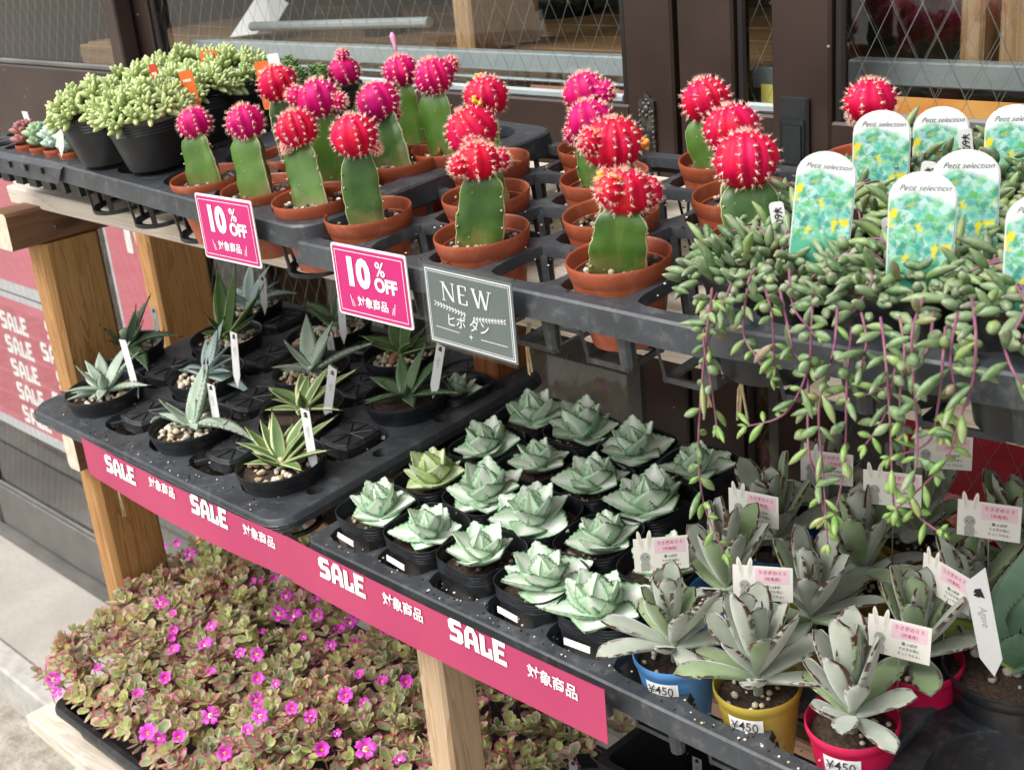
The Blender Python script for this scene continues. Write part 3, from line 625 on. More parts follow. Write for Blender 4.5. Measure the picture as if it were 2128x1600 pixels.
def basket_mesh(r, depth, m, ribs=4, rot=pi / 4, ring=True, wdt=.006, taper=.78, round_=True, leg=None):
    b = MB(); rb = r * taper
    for k in range(ribs):
        t = rot + 2 * pi * k / ribs
        p0 = Vector((r * cos(t), r * sin(t), -.006)); p1 = Vector((rb * cos(t), rb * sin(t), -depth))
        tt = Vector((-sin(t), cos(t), 0)) * wdt / 2; nn = Vector((cos(t), sin(t), 0)) * .0025
        v = [p0 + tt, p0 - tt, p1 - tt, p1 + tt]; v = v + [q - nn for q in v]
        b.add(v, [(0, 1, 2, 3), (7, 6, 5, 4), (0, 3, 7, 4), (1, 5, 6, 2), (3, 2, 6, 7)])
    if ring:
        n = 24 if round_ else 4
        prof = [(rb + .001, -depth), (rb + .001, -depth + .005), (rb - .008, -depth + .003), (rb - .008, -depth), (rb + .001, -depth)]
        if round_: b.lathe(prof, n)
        else:
            v = []
            for rr, zz in prof[:4]:
                for k in range(4): t = rot + pi / 2 * k; v.append((rr * cos(t), rr * sin(t), zz))
            b.add(v, [(L * 4 + i, L * 4 + (i + 1) % 4, ((L + 1) % 4) * 4 + (i + 1) % 4, ((L + 1) % 4) * 4 + i) for L in range(4) for i in range(4)])
    if leg: b.tube([(leg[0], leg[1], -.002), (leg[0], leg[1], -leg[2])], [.0085, .0065], 10)
    return b.mesh('basket', m, False)
def lattice_tray(label, x0, y0, nx, ny, pitch, mt, m, hole=.43, p=4.5, margin=.012, drop=.022, depth=.07, rad=.015, group='black nursery trays on the rack', nodes=True):
    """tray with square pockets; (x0, y0) is the outer corner of the first pocket, local frame given by mt"""
    t = thing('nursery_tray', label, 'tray', mt, group)
    b = MB()
    for i in range(nx):
        for j in range(ny): cell_ring(b, x0 + (i + .5) * pitch, y0 + (j + .5) * pitch, pitch, pitch, pitch * hole, p)
    outer_lip(b, x0, x0 + nx * pitch, y0, y0 + ny * pitch, margin, 0, drop, rad)
    smoothmod(b.build('deck', m, t), 35)
    me = basket_mesh(pitch * hole * 1.10, depth, m, rot=pi / 4, round_=False, leg=(pitch / 2, -pitch / 2, .052) if nodes else None)
    for i in range(nx):
        for j in range(ny): put('pocket', me, t, T((x0 + (i + .5) * pitch, y0 + (j + .5) * pitch, 0)))
    return t
# cactus tray: pockets of 8 cm; local frame sits on the tilted shelf
def shelf_frame(z_at_70): return T((0, .70, z_at_70)) @ SHELF
def up_local(p):                                # world point on the upper shelf -> local (x, y)
    return p.x, (p.y - .70) / cos(TILT)
CX0, CP = -1.034, .0803                         # first pocket corner and pitch of the cactus tray
def ccell(c, r): return Vector((CX0 + (c + .5) * CP, .70 + (.012 + (r + .5) * .083 ) , 0))
lattice_tray('slate grey tray of square pockets holding the red cacti, in the middle', CX0, .006, 6, 4, .0808, shelf_frame(1.340), 'tray_plastic', hole=.452, p=5)
lattice_tray('grey tray under the trailing string succulents at the right', -.535, .006, 5, 3, .108, T((-.535, .704, 1.343)) @ RZ(radians(1.2)) @ RY(radians(-2.2)) @ SHELF @ T((.535, 0, 0)), 'tray_plastic', hole=.45, p=3, margin=.014)
# tray with cactus pots sunk to their rims: solid deck, round baskets
T1 = T((-1.034, .70, 1.354)) @ RZ(radians(-2.2)) @ RY(radians(1.3)) @ SHELF
def t1(x, y, z=0): return T1 @ Vector((x, y, z))
t = thing('nursery_tray', 'grey round-pocket tray with green succulents and magenta cacti, left of the middle', 'tray', T1, 'black nursery trays on the rack')
b = MB(); px, py = .112, .082
for i in range(5):
    for j in range(4): cell_ring(b, -.56 + (i + .5) * px, .006 + (j + .5) * py, px, py, .036, 2.0, wall=.012)
outer_lip(b, -.56, 0, .006, .006 + 4 * py, .012, 0, .022, .028)
smoothmod(b.build('deck', 'tray_plastic', t), 35)
me = basket_mesh(.038, .070, 'tray_black', 6, .3, wdt=.006, taper=.86)
for i in range(5):
    for j in range(4): put('pocket', me, t, T((-.56 + (i + .5) * px, .006 + (j + .5) * py, 0)))
# plug tray of tiny pots at the far left
MT = T((-1.60, .715, 1.366)) @ SHELF
t = thing('plug_tray', 'thin black plug tray of tiny pots at the left end', 'tray', MT)
b = MB()
for i in range(7):
    for j in range(6): cell_ring(b, -.21 + (i + .5) * .041 - .03, .008 + (j + .5) * .041, .041, .041, .016, 2.2, wall=.004, n=16)
outer_lip(b, -.24, -.24 + 7 * .041, .008, .008 + 6 * .041, .007, 0, .006, .008, .004)
smoothmod(b.build('deck', 'tray_plastic', t), 35)
b = MB(); x0_, x1_ = -.247, .054                         # turned-down translucent front edge with notches
b.add([(x0_, .001, -.001), (x1_, .001, -.001), (x1_, -.006, -.005), (x0_, -.006, -.005), (x0_, -.010, -.024), (x1_ - .012, -.010, -.024)], [(0, 1, 2, 3), (3, 2, 5, 4)])
b.build('front_edge', 'tray_plastic', t)
for k in range(6):
    b = MB(); xa = x0_ + .02 + k * .046; b.box(xa, xa + .004, -.0105, -.0075, -.014, -.006); b.build('edge_notch', 'rubber', t)
bm_ = MB(); bm_.lathe([(.019, -.004), (.016, -.05), (.0, -.05)], 4, ph=0); 
for i_, q in enumerate(bm_.v): bm_.v[i_] = ((q[0] - q[1]) * .74, (q[0] + q[1]) * .74, q[2])
pm = bm_.mesh('plug', 'tray_black', False)
for i in range(7):
    for j in range(6): put('plug', pm, t, T((-.21 + (i + .5) * .041 - .03, .008 + (j + .5) * .041, 0)))
# agave tray: round pockets in a chequer with ribbed star caps between
AT = shelf_frame(.987)
t = thing('nursery_tray', 'wide grey tray with star-ribbed caps holding the potted agaves', 'tray', AT, 'black nursery trays on the rack')
ax0, apx, apy = -1.755, .1095, .1035
b = MB(); capb = MB()
s_ = .034
cap = []
for k in range(16):
    a = 2 * pi * k / 16 + pi / 4; rr = s_ * (1.12 if k % 4 == 0 else (.92 if k % 4 == 2 else .98)); cap.append((rr * cos(a), rr * sin(a)))
capb.add([(x, y, .004) for x, y in cap] + [(x * 1.06, y * 1.06, .001) for x, y in cap] + [(x * 1.08, y * 1.08, -.012) for x, y in cap], [tuple(range(16))] + [(L * 16 + i, (L + 1) * 16 + i, (L + 1) * 16 + (i + 1) % 16, L * 16 + (i + 1) % 16) for L in range(2) for i in range(16)])
for k in range(8):
    a = 2 * pi * k / 8; capb.tube([(0, 0, .0048), (s_ * .88 * cos(a), s_ * .88 * sin(a), .0048)], .0014, 5)
for k in range(16): capb.tube([(cap[k][0] * .96, cap[k][1] * .96, .0045), (cap[(k + 1) % 16][0] * .96, cap[(k + 1) % 16][1] * .96, .0045)], .0012, 4)
capm = capb.mesh('star_cap', 'tray_black', False)
abask = basket_mesh(.050, .068, 'tray_black', 4, pi / 4, wdt=.011, taper=.78)
APOCK = {}
for i in range(5):
    for j in range(4):
        cx, cy = ax0 + (i + .5) * apx, .0215 + (j + .5) * apy
        if (i + j) % 2 == 0:
            cell_ring(b, cx, cy, apx, apy, .0505, 2.0, wall=.014); APOCK[i, j] = (cx, cy); put('pocket', abask, t, T((cx, cy, 0)))
        else:
            cell_ring(b, cx, cy, apx, apy, .0492, 3.4, wall=.02); put('star_cap', capm, t, T((cx, cy + .007, .001)))
            for k in range(4):
                bb = MB(); a = pi / 4 + k * pi / 2; bb.tube([(cx + .032 * cos(a), cy + .007 + .032 * sin(a), -.006), (cx + .05 * cos(a), cy + .05 * sin(a), -.006)], .004, 5); bb.build('cap_bridge', 'tray_black', t)
for j in range(4):
    for q_ in (-.0145, 5 * apx + .0145): cell_ring(b, ax0 + q_, .0215 + (j + .5) * apy, .029, apy, .011, 2.0, wall=.012, n=16)
ax1 = ax0 + 5 * apx + .029
b.add([(ax0 - .029, .008, 0), (ax1, .008, 0), (ax1, .0215, 0), (ax0 - .029, .0215, 0)], [(0, 1, 2, 3)])
outer_lip(b, ax0 - .029, ax1, .008, .0215 + 4 * apy, .012, 0, .014, .03, .004)
smoothmod(b.build('deck', 'tray_plastic', t), 35)
for k in range(2):
    b = MB(); L_ = [(x, y, -.006 - k * .0035) for x, y in rrect_loop(ax0 - .0438, ax1 + .0148, .008 - .0148, .0215 + 4 * apy + .0148, .03)]; b.tube(L_ + [L_[0]], .0009, 4, caps=False); b.build('lip_bead', 'tray_plastic', t)
lattice_tray('grey tray of square pockets holding the white-striped rosettes and furry plants', -1.106, .012, 8, 4, .0835, shelf_frame(.984), 'tray_plastic', hole=.455, p=5)
# tray at the lower right with large round wells
t = thing('nursery_tray', 'black tray with large round wells at the lower right corner', 'tray', shelf_frame(.978), 'black nursery trays on the rack')
b = MB()
for i in range(3):
    for j in range(2): cell_ring(b, -.345 + i * .145, .085 + j * .145 , .145, .145, .060, 2.0, wall=.05, n=32, taper=.9)
outer_lip(b, -.4175, -.4175 + 3 * .145, .0125, .0125 + .29, .012, 0, .05, .02)
smoothmod(b.build('deck', 'tray_black', t), 35)
# long tray on the lowest board
t = thing('seed_tray', 'long dark tray on the lowest board under the pink-flowered mat', 'tray', T((-1.25, .84, .464)) @ RZ(radians(1.5)))
b = MB()
L = [[(x, y, z) for x, y in rrect_loop(-.515 - a, .515 + a, -.205 - a, .205 + a, .02)] for a, z in ((-.012, .001), (0, .062), (.010, .064), (.012, .058), (.012, .050), (.010, .050), (.002, .058), (-.010, .004))]
n = len(L[0]); b.add([p for l in L for p in l], [(k * n + i, k * n + (i + 1) % n, (k + 1) * n + (i + 1) % n, (k + 1) * n + i) for k in range(7) for i in range(n)] + [tuple(range(n))])
smoothmod(b.build('tray_body', 'tray_black', t), 35)
# ---------------------------------------------------------------- pots
def pot_mesh(key, r, h, m, rimh=.014, taper=.72, soil=-.014, n=40, p=2.0, wob=0, ph=0, roll=False, ribs=0):
    b = MB()
    if roll: pr = [(r * .93, soil - .004), (r * .95, -.004), (r * .965, .0005), (r * .99, .0015), (r * 1.01, 0), (r * 1.015, -.003), (r * 1.0, -.006), (r * .955, -.008), (r * .94, -.012), (r * taper, -h), (0, -h)]
    elif ribs:
        pr = [(r * .93, soil - .004), (r * .975, 0), (r, .0004), (r * 1.002, -.001)]
        for k in range(ribs): z = -.003 - k * .0034; pr += [(r * (.985 - .004 * k), z), (r * (1.0 - .004 * k), z - .0012), (r * (.99 - .004 * k), z - .0024)]
        pr += [(r * .95, -.003 - ribs * .0034 - .003), (r * taper, -h), (0, -h)]
    else:
        ir = r * .90
        pr = [(ir * .93, soil - .004), (ir * .96, -.012), (ir, -.0115), (ir * 1.0, -.010), (r * .955, -.0015), (r * .965, 0), (r * .99, .0006), (r, -.0012), (r * .995, -.003), (r * .96, -rimh), (r * .935, -rimh - .0012), (r * .93, -rimh - .003), (r * taper, -h), (0, -h)]
    b.lathe(pr, n, p, wob=wob, ph=ph); me = b.mesh(key, m, True); me.set_sharp_from_angle(angle=radians(50)); return me
def soil_mesh(key, r, z, n=24, p=2.0):
    b = MB(); v = [(0, 0, z + .002)]
    for k in (1, 2, 3):
        for i in range(n):
            t = 2 * pi * i / n; q = (abs(cos(t)) ** p + abs(sin(t)) ** p) ** (-1 / p); rr = r * k / 3 * q; v.append((rr * cos(t), rr * sin(t), z + R(-.0015, .002)))
    f = [(0, 1 + i, 1 + (i + 1) % n) for i in range(n)] + [(1 + k * n + i, 1 + (k + 1) * n + i, 1 + (k + 1) * n + (i + 1) % n, 1 + k * n + (i + 1) % n) for k in range(2) for i in range(n)]
    b.add(v, f); return b.mesh(key, 'soil', True)
def pebble_mesh(key, r, z, num, size, m, sector=None):
    b = MB()
    for k in range(num):
        a = R(0, 2 * pi) if sector is None else R(*sector); d = r * sqrt(R(.02, .92)); s_ = R(*size)
        b.ball((d * cos(a), d * sin(a), z + s_ * .35), s_, 6, 4, sc=(R(.8, 1.2), R(.8, 1.2), R(.6, .9)), mat=RZ(R(0, 3)) @ RX(R(0, 1)))
    return b.mesh(key, m, True)
def sticker(parent, r0, r1, z0, z1, a0, a1, m='paper_white', name='price_label'):
    b = MB(); n = 6; v = []
    for k in range(n + 1):
        a = a0 + (a1 - a0) * k / n; v += [(r1 * cos(a), r1 * sin(a), z1), (r0 * cos(a), r0 * sin(a), z0)]
    b.add(v, [(2 * k, 2 * k + 1, 2 * k + 3, 2 * k + 2) for k in range(n)]); return b.build(name, m, parent, True)
# ---------------------------------------------------------------- grafted cacti
PR = .0435
PM_T = pot_mesh('pot', PR, .072, 'terracotta_plastic', .013, .68, -.018)
SOIL_T = soil_mesh('soil', PR * .86, -.020)
PEB_T = [pebble_mesh('pebbles', PR * .80, -.018, 42, (.0015, .0034), 'pebble_mixed') for _ in range(3)]
def stem_mesh(hh, wd, seed, twist=0.0, sides=3):
    rnd = random.Random(seed); b = MB(); rows = 14; V = []; F = []; MI = []
    per = 6
    for k in range(rows + 1):
        v = k / rows
        wv = wd / 2 * (1 + .035 * sin(v * 2 * pi * 1.3 + seed) + .022 * sin(v * 17 + seed)) * (1 if v < .8 else sqrt(max(.02, 1 - ((v - .8) / .24) ** 2)))
        wv *= 1.02 - (.22 + .10 * sin(seed * 2.1)) * max(0, v - .35) - .14 * max(0, .3 - v)
        sx, sy = .05 * wd * sin(v * 3 + seed), .05 * wd * sin(v * 2.3 + seed * 1.7)
        for c in range(sides):
            a = 2 * pi * c / sides + twist * v
            notch = 1 - .06 * max(0, sin(v * 2 * pi * 3.2 + c * 2 + seed)) 
            for q, rr in ((-.04, 1.06), (.04, 1.06), (.35, .63), (pi / sides, .475), (2 * pi / sides - .35, .63)):
                ang = a + q; R_ = wv * rr * (notch if abs(q) < .1 else 1); V.append((R_ * cos(ang) + sx, R_ * sin(ang) + sy, v * hh))
    n = sides * 5
    for k in range(rows):
        for i in range(n):
            F.append((k * n + i, k * n + (i + 1) % n, (k + 1) * n + (i + 1) % n, (k + 1) * n + i)); MI.append(1 if i % 5 == 0 else 0)
    F.append(tuple(range(rows * n, rows * n + n))); MI.append(0)
    b.add(V, F); b.mi = MI
    # areoles along the ridges, a few scars
    for c in range(sides):
        a = 2 * pi * c / sides
        for k in range(4):
            v = .15 + k * .2 + rnd.uniform(-.03, .03); b.ball((wd / 2 * cos(a + twist * v), wd / 2 * sin(a + twist * v), v * hh), .0012, 5, 4, 1)
    for k in range(4):
        i = rnd.randrange(2, rows - 2) ; j = rnd.randrange(sides) * 5 + rnd.choice((2, 3)); p = Vector(V[i * n + j]); q = Vector(V[(i + 1) * n + j]); b.tube([p * 1.0, (p * .8 + q * .2)], .0007, 4, 1)
    return b.mesh('stem', ['cactus_stem', 'cactus_ridge'], True)
def head_mesh(r, ribs, seed, flat=.88, amp=.10):
    b = MB(); n = ribs * 6; m = 14; V = [(0, 0, -r * flat)]; A = [(0, 0, 0, 1)]
    for k in range(1, m):
        ph = -pi / 2 + pi * k / m
        for i in range(n):
            t0 = 2 * pi * i / n; t = t0 + .10 * sin(2 * t0 + seed); rg = abs(cos(t0 * ribs / 2)); rib = 1 - amp * (1 - rg ** .8) * cos(ph) ** .5
            bumpy = 1 + .05 * sin(ph * 15 + seed) * rg + .10 * mnoise.noise(Vector((cos(ph) * cos(t) * 1.7, cos(ph) * sin(t) * 1.7, sin(ph) * 1.7 + seed * 3.1)))
            rr = r * rib * bumpy; V.append((rr * cos(ph) * cos(t), rr * cos(ph) * sin(t), r * flat * sin(ph) * (.97 if rg < .5 else 1) - (.16 * r if k == m - 1 else 0) * 0)); A.append((max(0, rg) ** 3, 0, 0, 1))
    V.append((0, 0, r * flat * .90)); A.append((0, 0, 0, 1)); L = len(V) - 1
    F = [(0, 1 + (i + 1) % n, 1 + i) for i in range(n)] + [(1 + k * n + i, 1 + k * n + (i + 1) % n, 1 + (k + 1) * n + (i + 1) % n, 1 + (k + 1) * n + i) for k in range(m - 2) for i in range(n)] + [(1 + (m - 2) * n + i, 1 + (m - 2) * n + (i + 1) % n, L) for i in range(n)]
    b.add(V, F, 0, A); return b
def spine_geo(b, r, ribs, seed, flat=.88, cen=(0, 0, 0), mat=None, per=7, length=.0047, nsp=9):
    rnd = random.Random(seed); mat = mat or Matrix(); cen = Vector(cen)
    for c in range(ribs):
        t0 = 2 * pi * c / ribs; t = t0 + .10 * sin(2 * t0 + seed)
        for k in range(per):
            ph = radians(-62 + k * 146 / (per - 1)) + rnd.uniform(-.08, .08)
            bz = 1.02 + .10 * mnoise.noise(Vector((cos(ph) * cos(t) * 1.7, cos(ph) * sin(t) * 1.7, sin(ph) * 1.7 + seed * 3.1))); p = Vector((r * bz * cos(ph) * cos(t), r * bz * cos(ph) * sin(t), r * flat * bz * sin(ph))); nrm = Vector((cos(ph) * cos(t), cos(ph) * sin(t), sin(ph))).normalized()
            P = cen + mat @ p; N = (mat.to_3x3() @ nrm).normalized()
            b.ball(P, .0011 * rnd.uniform(.7, 1.2), 5, 4, sc=(1, 1, 1))
            for q in range(nsp):
                d = (N * rnd.uniform(.5, 1.1) + Vector((rnd.uniform(-1, 1), rnd.uniform(-1, 1), rnd.uniform(-1, 1))) * .75).normalized(); l = length * rnd.uniform(.6, 1.15)
                s_ = d.cross(Vector((.3, .5, .8))).normalized() * .00028; u_ = d.cross(s_).normalized() * .00028
                b.add([P + s_, P - s_ * .5 + u_ * .87, P - s_ * .5 - u_ * .87, P + d * l], [(0, 1, 3), (1, 2, 3), (2, 0, 3)])
def cactus(label, pos, sh, sw, hr, color, ribs=9, lean=(0, 0), rot=0, offs=(), yellow=(), bud=None, seed=1, soilz=.006, white_label=None, sunk=0, headtilt=(0, 0), deco=0, head_off=(0, 0)):
    t = thing('grafted_cactus', label, 'cactus', T(pos) @ SHELF, 'grafted cacti with red and magenta heads')
    rz = RZ(seed * 1.3)
    put('pot', PM_T, t, rz); put('soil', SOIL_T, t, T((0, 0, soilz)) @ rz); put('pebbles', PEB_T[seed % 3], t, T((0, 0, soilz)) @ rz, kind='stuff')
    rot = .2 + .35 * sin(rot * 5); sw *= 1.12
    base = Vector((0, 0, -.020)); SM = T(base) @ RX(-TILT) @ RY(lean[0]) @ RX(-lean[1]) @ RZ(rot)
    put('stem', stem_mesh(sh, sw, seed), t, SM)
    top = SM @ Vector((0, 0, sh)); hp = top + Vector((head_off[0], head_off[1], hr * .62)); HM = T(hp) @ RY(lean[0] + headtilt[0]) @ RX(-lean[1] + headtilt[1]) @ RZ(rot * .5 + seed)
    hb = head_mesh(hr, ribs, seed); ho = hb.build('head', color, t, True, HM)
    sb = MB(); spine_geo(sb, hr, ribs, seed, per=9)
    cl = []
    if deco: cl = [(random.Random(seed * 7 + k).uniform(0, 2 * pi), random.Random(seed * 9 + k).uniform(-.3, 1.0)) for k in range(deco)]
    sb.build('spines', 'spine', ho)
    if not offs and seed % 2: offs = ((.9 + seed, -.75, .24),)
    for (a, e, k) in offs:                      # young heads budding from the side
        d = Vector((cos(a) * cos(e), sin(a) * cos(e), sin(e))); ob = head_mesh(hr * k, max(7, ribs - 1), seed + 3); q = d.to_track_quat('Z', 'Y').to_matrix().to_4x4()
        po = ob.build('young_head', color, ho, True, T(d * hr * (.92 + k * .35)) @ q)
        s2 = MB(); spine_geo(s2, hr * k, max(7, ribs - 1), seed + 3, per=6, nsp=8, length=.0044); so = s2.build('young_spines', 'spine', ho, False, T(d * hr * (.92 + k * .35)) @ q)
    for (a, e) in yellow:
        d = Vector((cos(a) * cos(e), sin(a) * cos(e), sin(e))); yb = MB()
        for k in range(9): yb.ball((R(-.004, .004), R(-.004, .004), R(-.001, .004)), R(.0018, .003), 6, 4)
        yb.build('yellow_bud', 'cactus_yellow', ho, True, T(d * hr * 1.0) @ d.to_track_quat('Z', 'Y').to_matrix().to_4x4())
    if bud:
        d = Vector((cos(bud[0]) * cos(bud[1]), sin(bud[0]) * cos(bud[1]), sin(bud[1]))); bb = MB()
        bb.tube([d * hr * .9, d * (hr + .008), d * (hr + .016), d * (hr + .020), d * (hr + .024)], [.0016, .0018, .0034, .0036, .001], 8); bb.build('flower_bud', 'bud_pink', ho, True)
    if white_label is not None:
        sticker(t, PR * .80, PR * .895, -.046, -.016, white_label - .62, white_label + .62); text('y70', .012, 'ink_black', t, 0, 0, 0, 'printed_price', RZ(white_label + pi / 2) @ T((0, -PR * .895 - .0004, -.025)))
    return t
def cpos(c, r, dz=.016): p = ccell(c, r); return Vector((p.x, p.y, upz(p.y) + dz))
def c1pos(u, v): p = onpl(u, v, .79, 1.364); return p
fr = -pi / 2 + .35
# in the middle tray
cactus('red cactus with ribbed scarlet head behind the second ten-percent sign', cpos(0, 0), .078, .036, .0232, 'cactus_red', 10, (-.10, .02), .6, seed=3, deco=2, white_label=fr)
cactus('red cactus with clustered young heads, above the NEW sign', cpos(2, 0), 0.070, .042, .0185, 'cactus_red', 9, (0.020, .05), 1.15, ((2.7, -.1, .5), (-1.6, -.2, .55), (-.3, .0, .5), (-2.1, .5, .5)), ((3.2, .3),), seed=11, white_label=fr)
cactus('cluster-headed red cactus with yellow buds, in the front row by the strings', cpos(4, 0), 0.060, .046, .0205, 'cactus_coral', 9, (0.160, .02), .9, ((-.2, .35, .55), (2.7, -.25, .62), (-2.0, .1, .5)), ((-1.3, .5), (-.1, .75)), seed=5, white_label=fr)
cactus('big ribbed red cactus, one row behind the clustered one', cpos(1, 1), 0.063, .036, .0262, 'cactus_red', 11, (-0.240, .05), .3, seed=7, white_label=fr, headtilt=(-.1, .25))
cactus('coral red cactus with yellow-tinged spines, behind the front right pot', cpos(3, 1), 0.064, .034, .0262, 'cactus_coral', 11, (0.100, .02), .4, ((2.6, .3, .42),), ((-1.5, .0), (2.7, .5)), seed=8, white_label=fr)
cactus('red cactus with a yellow bud on its side, third row back', cpos(0, 2), 0.072, .036, .0232, 'cactus_red', 10, (0.060, 0), 1.0, (), ((-1.5, .15), (2.4, .8)), seed=13, white_label=fr)
cactus('magenta cactus on a light green leaning stem', cpos(2, 2), 0.058, .038, .0228, 'cactus_magenta', 10, (-0.290, .04), .9, ((-.8, -.3, .5), (-1.8, -.7, .42)), seed=4, white_label=fr)
cactus('magenta cactus farthest back beside the ornate door pull', cpos(1, 3), 0.058, .036, .0240, 'cactus_magenta', 11, (-0.260, .02), 2.2, ((3.0, -.2, .5),), seed=16, white_label=fr)
cactus('red cactus with tall stem before the black door pull', cpos(3, 3), 0.061, .042, .0232, 'cactus_red', 11, (-0.320, .0), .9, seed=9, white_label=fr)
cactus('dark-stemmed red cactus half behind another, by the strings', cpos(4, 2), 0.058, .040, .0252, 'cactus_red', 11, (-0.150, .02), .5, seed=18, white_label=fr)
cactus('red cactus with a young head on its right, beside the price stake', cpos(5, 1), 0.063, .046, .0258, 'cactus_red', 11, (-0.260, .05), 1.2, ((.2, .0, .45),), seed=21, white_label=fr, headtilt=(.1, -.2))
q = at(1806, 330, 1.03); cactus('pinkish red cactus standing behind the printed plant tags', Vector((q.x, 1.03, upz(1.03) + .02)), 0.054, .036, .0225, 'cactus_red', 10, (0.000, 0), .4, seed=23)
# in the tray at the left
for lab, (u, v), sh, sw, hr, colr, rb, ln, rt, of, ye, bd, sd in (
    ('magenta cactus with a stubby side head, first in front', (433, 364), .066, .040, .0190, 'cactus_magenta', 9, (-.26, .06), 1.1, ((2.9, .0, .35),), (), None, 31),
    ('magenta cactus with curved spine rows, second in front', (542, 386), .074, .038, .0205, 'cactus_magenta', 10, (-.22, .05), .9, (), (), None, 32),
    ('scarlet cactus on a leaning dark stem, third in front', (652, 406), .074, .038, .0215, 'cactus_red', 11, (-.30, .08), .8, (), (), None, 33),
    ('red cactus with beaded lower rim, behind the orange tag', (610, 314), .082, .032, .0228, 'cactus_red', 10, (-.18, .02), .5, ((-1.4, -.75, .35),), (), None, 34),
    ('magenta cactus with a two-lobed knobbly head', (695, 366), .086, .038, .0225, 'cactus_magenta', 10, (-.14, .02), 1.3, ((.2, .35, .45), (3.0, -.3, .4)), (), None, 35),
    ('magenta cactus on a broad dark stem beside the tray edge', (832, 326), 0.068, .046, .0240, 'cactus_magenta', 11, (-0.480, .05), 1.1, ((-2.5, -.5, .4),), (), None, 36),
    ('small magenta cactus with a crooked tip, farthest back', (762, 258), 0.074, .032, .0200, 'cactus_magenta', 9, (-0.440, 0), .6, ((.6, .95, .4),), (), None, 37),
    ('magenta cactus with a pale pink flower bud on top', (858, 284), 0.080, .036, .0200, 'cactus_magenta', 10, (-0.100, .0), .8, (), (), (2.2, 1.25), 38),
    ('magenta cactus with a flat lobed head, near the tray corner', (935, 302), 0.080, .038, .0220, 'cactus_magenta', 11, (-0.220, .04), 1.0, ((.1, .3, .42), (1.5, .6, .4)), (), None, 39)):
    p = onpl(u, v, .79, 1.374); cactus(lab, p, sh, sw, hr, colr, rb, ln, rt, of, ye, bd, sd, soilz=.009)
# ---------------------------------------------------------------- leaves
def leaf_mesh(key, L, W, Th, prof, m, nv=12, nu=4, bend=0.0, bend0=0.0, cup=.0, thp=None, teeth=0, tl=.0, thorn=False, keel=0.0):
    b = MB(); V = []; A = []; pos = Vector((0, 0, 0)); ds = L / nv; idx = []
    for k in range(nv + 1):
        v = k / nv; a = bend0 + bend * v
        if k: pos = pos + Vector((cos(a), 0, sin(a))) * ds
        nrm = Vector((-sin(a), 0, cos(a))); w_ = max(W / 2 * prof(v), .0002)
        if teeth and 0 < k < nv: w_ += tl * (1 if k % 2 else -.25)
        th = Th * (thp(v) if thp else sqrt(max(0.02, 1 - v * .9)))
        row = []
        for j in range(nu + 1):
            u = -1 + 2 * j / nu; base = pos + Vector((0, u * w_, 0)) + nrm * (cup * w_ * u * u - keel * w_ * (1 - abs(u)))
            if j in (0, nu): V.append(base); A.append(((u + 1) / 2, v, .5, 1)); row.append((len(V) - 1, len(V) - 1))
            else:
                t_ = th / 2 * (1 - u * u) ** .6; V.append(base + nrm * t_); A.append(((u + 1) / 2, v, 1, 1)); V.append(base - nrm * t_); A.append(((u + 1) / 2, v, 0, 1)); row.append((len(V) - 2, len(V) - 1))
        idx.append(row)
    F = []
    for k in range(nv):
        for j in range(nu):
            a_, b_, c_, d_ = idx[k][j], idx[k][j + 1], idx[k + 1][j + 1], idx[k + 1][j]
            F.append((a_[0], d_[0], c_[0], b_[0])); F.append((a_[1], b_[1], c_[1], d_[1]))
    e = idx[nv]; F.append(tuple([p[0] for p in e] + [p[1] for p in reversed(e[1:-1])]))
    b.add(V, F, 0, A); mats = [m]
    if thorn:
        mats.append('thorn'); d = Vector((cos(bend0 + bend), 0, sin(bend0 + bend)))
        b.tube([pos - d * .001, pos + d * L * .09], [.0011, .0002], 5, 1)
        if thorn == 2:
            for k in range(3, nv - 1):
                for j, sg in ((0, -1), (nu, 1)):
                    p = Vector(V[idx[k][j][0]]); b.tube([p, p + Vector((.0012, sg * .0022, .0003))], [.0006, .0001], 4, 1)
    me = b.mesh(key, mats, True); return me
def lplace(name, me, parent, base, az, elev, roll=0, sc=1):
    return put(name, me, parent, T(base) @ RZ(az) @ RY(-elev) @ RX(roll) @ S(sc))
def bean(b, c, d, L, r, attr, n=6, m=5):
    """plump pointed leaf from c along d"""
    q = Vector(d).to_track_quat('Z', 'Y').to_matrix().to_4x4(); k0 = len(b.v); b.ball(Vector(c) + Vector(d).normalized() * L * .5, 1, n, m, 0, (r, r, L / 2), q, attr); ax_ = Vector(d).normalized(); c0 = Vector(c)
    for i in range(k0, len(b.v)):
        p = Vector(b.v[i]) - c0; h_ = p.dot(ax_); f_ = 1.12 - .55 * max(0, h_ / L - .35); b.v[i] = tuple(c0 + ax_ * h_ + (p - ax_ * h_) * f_)
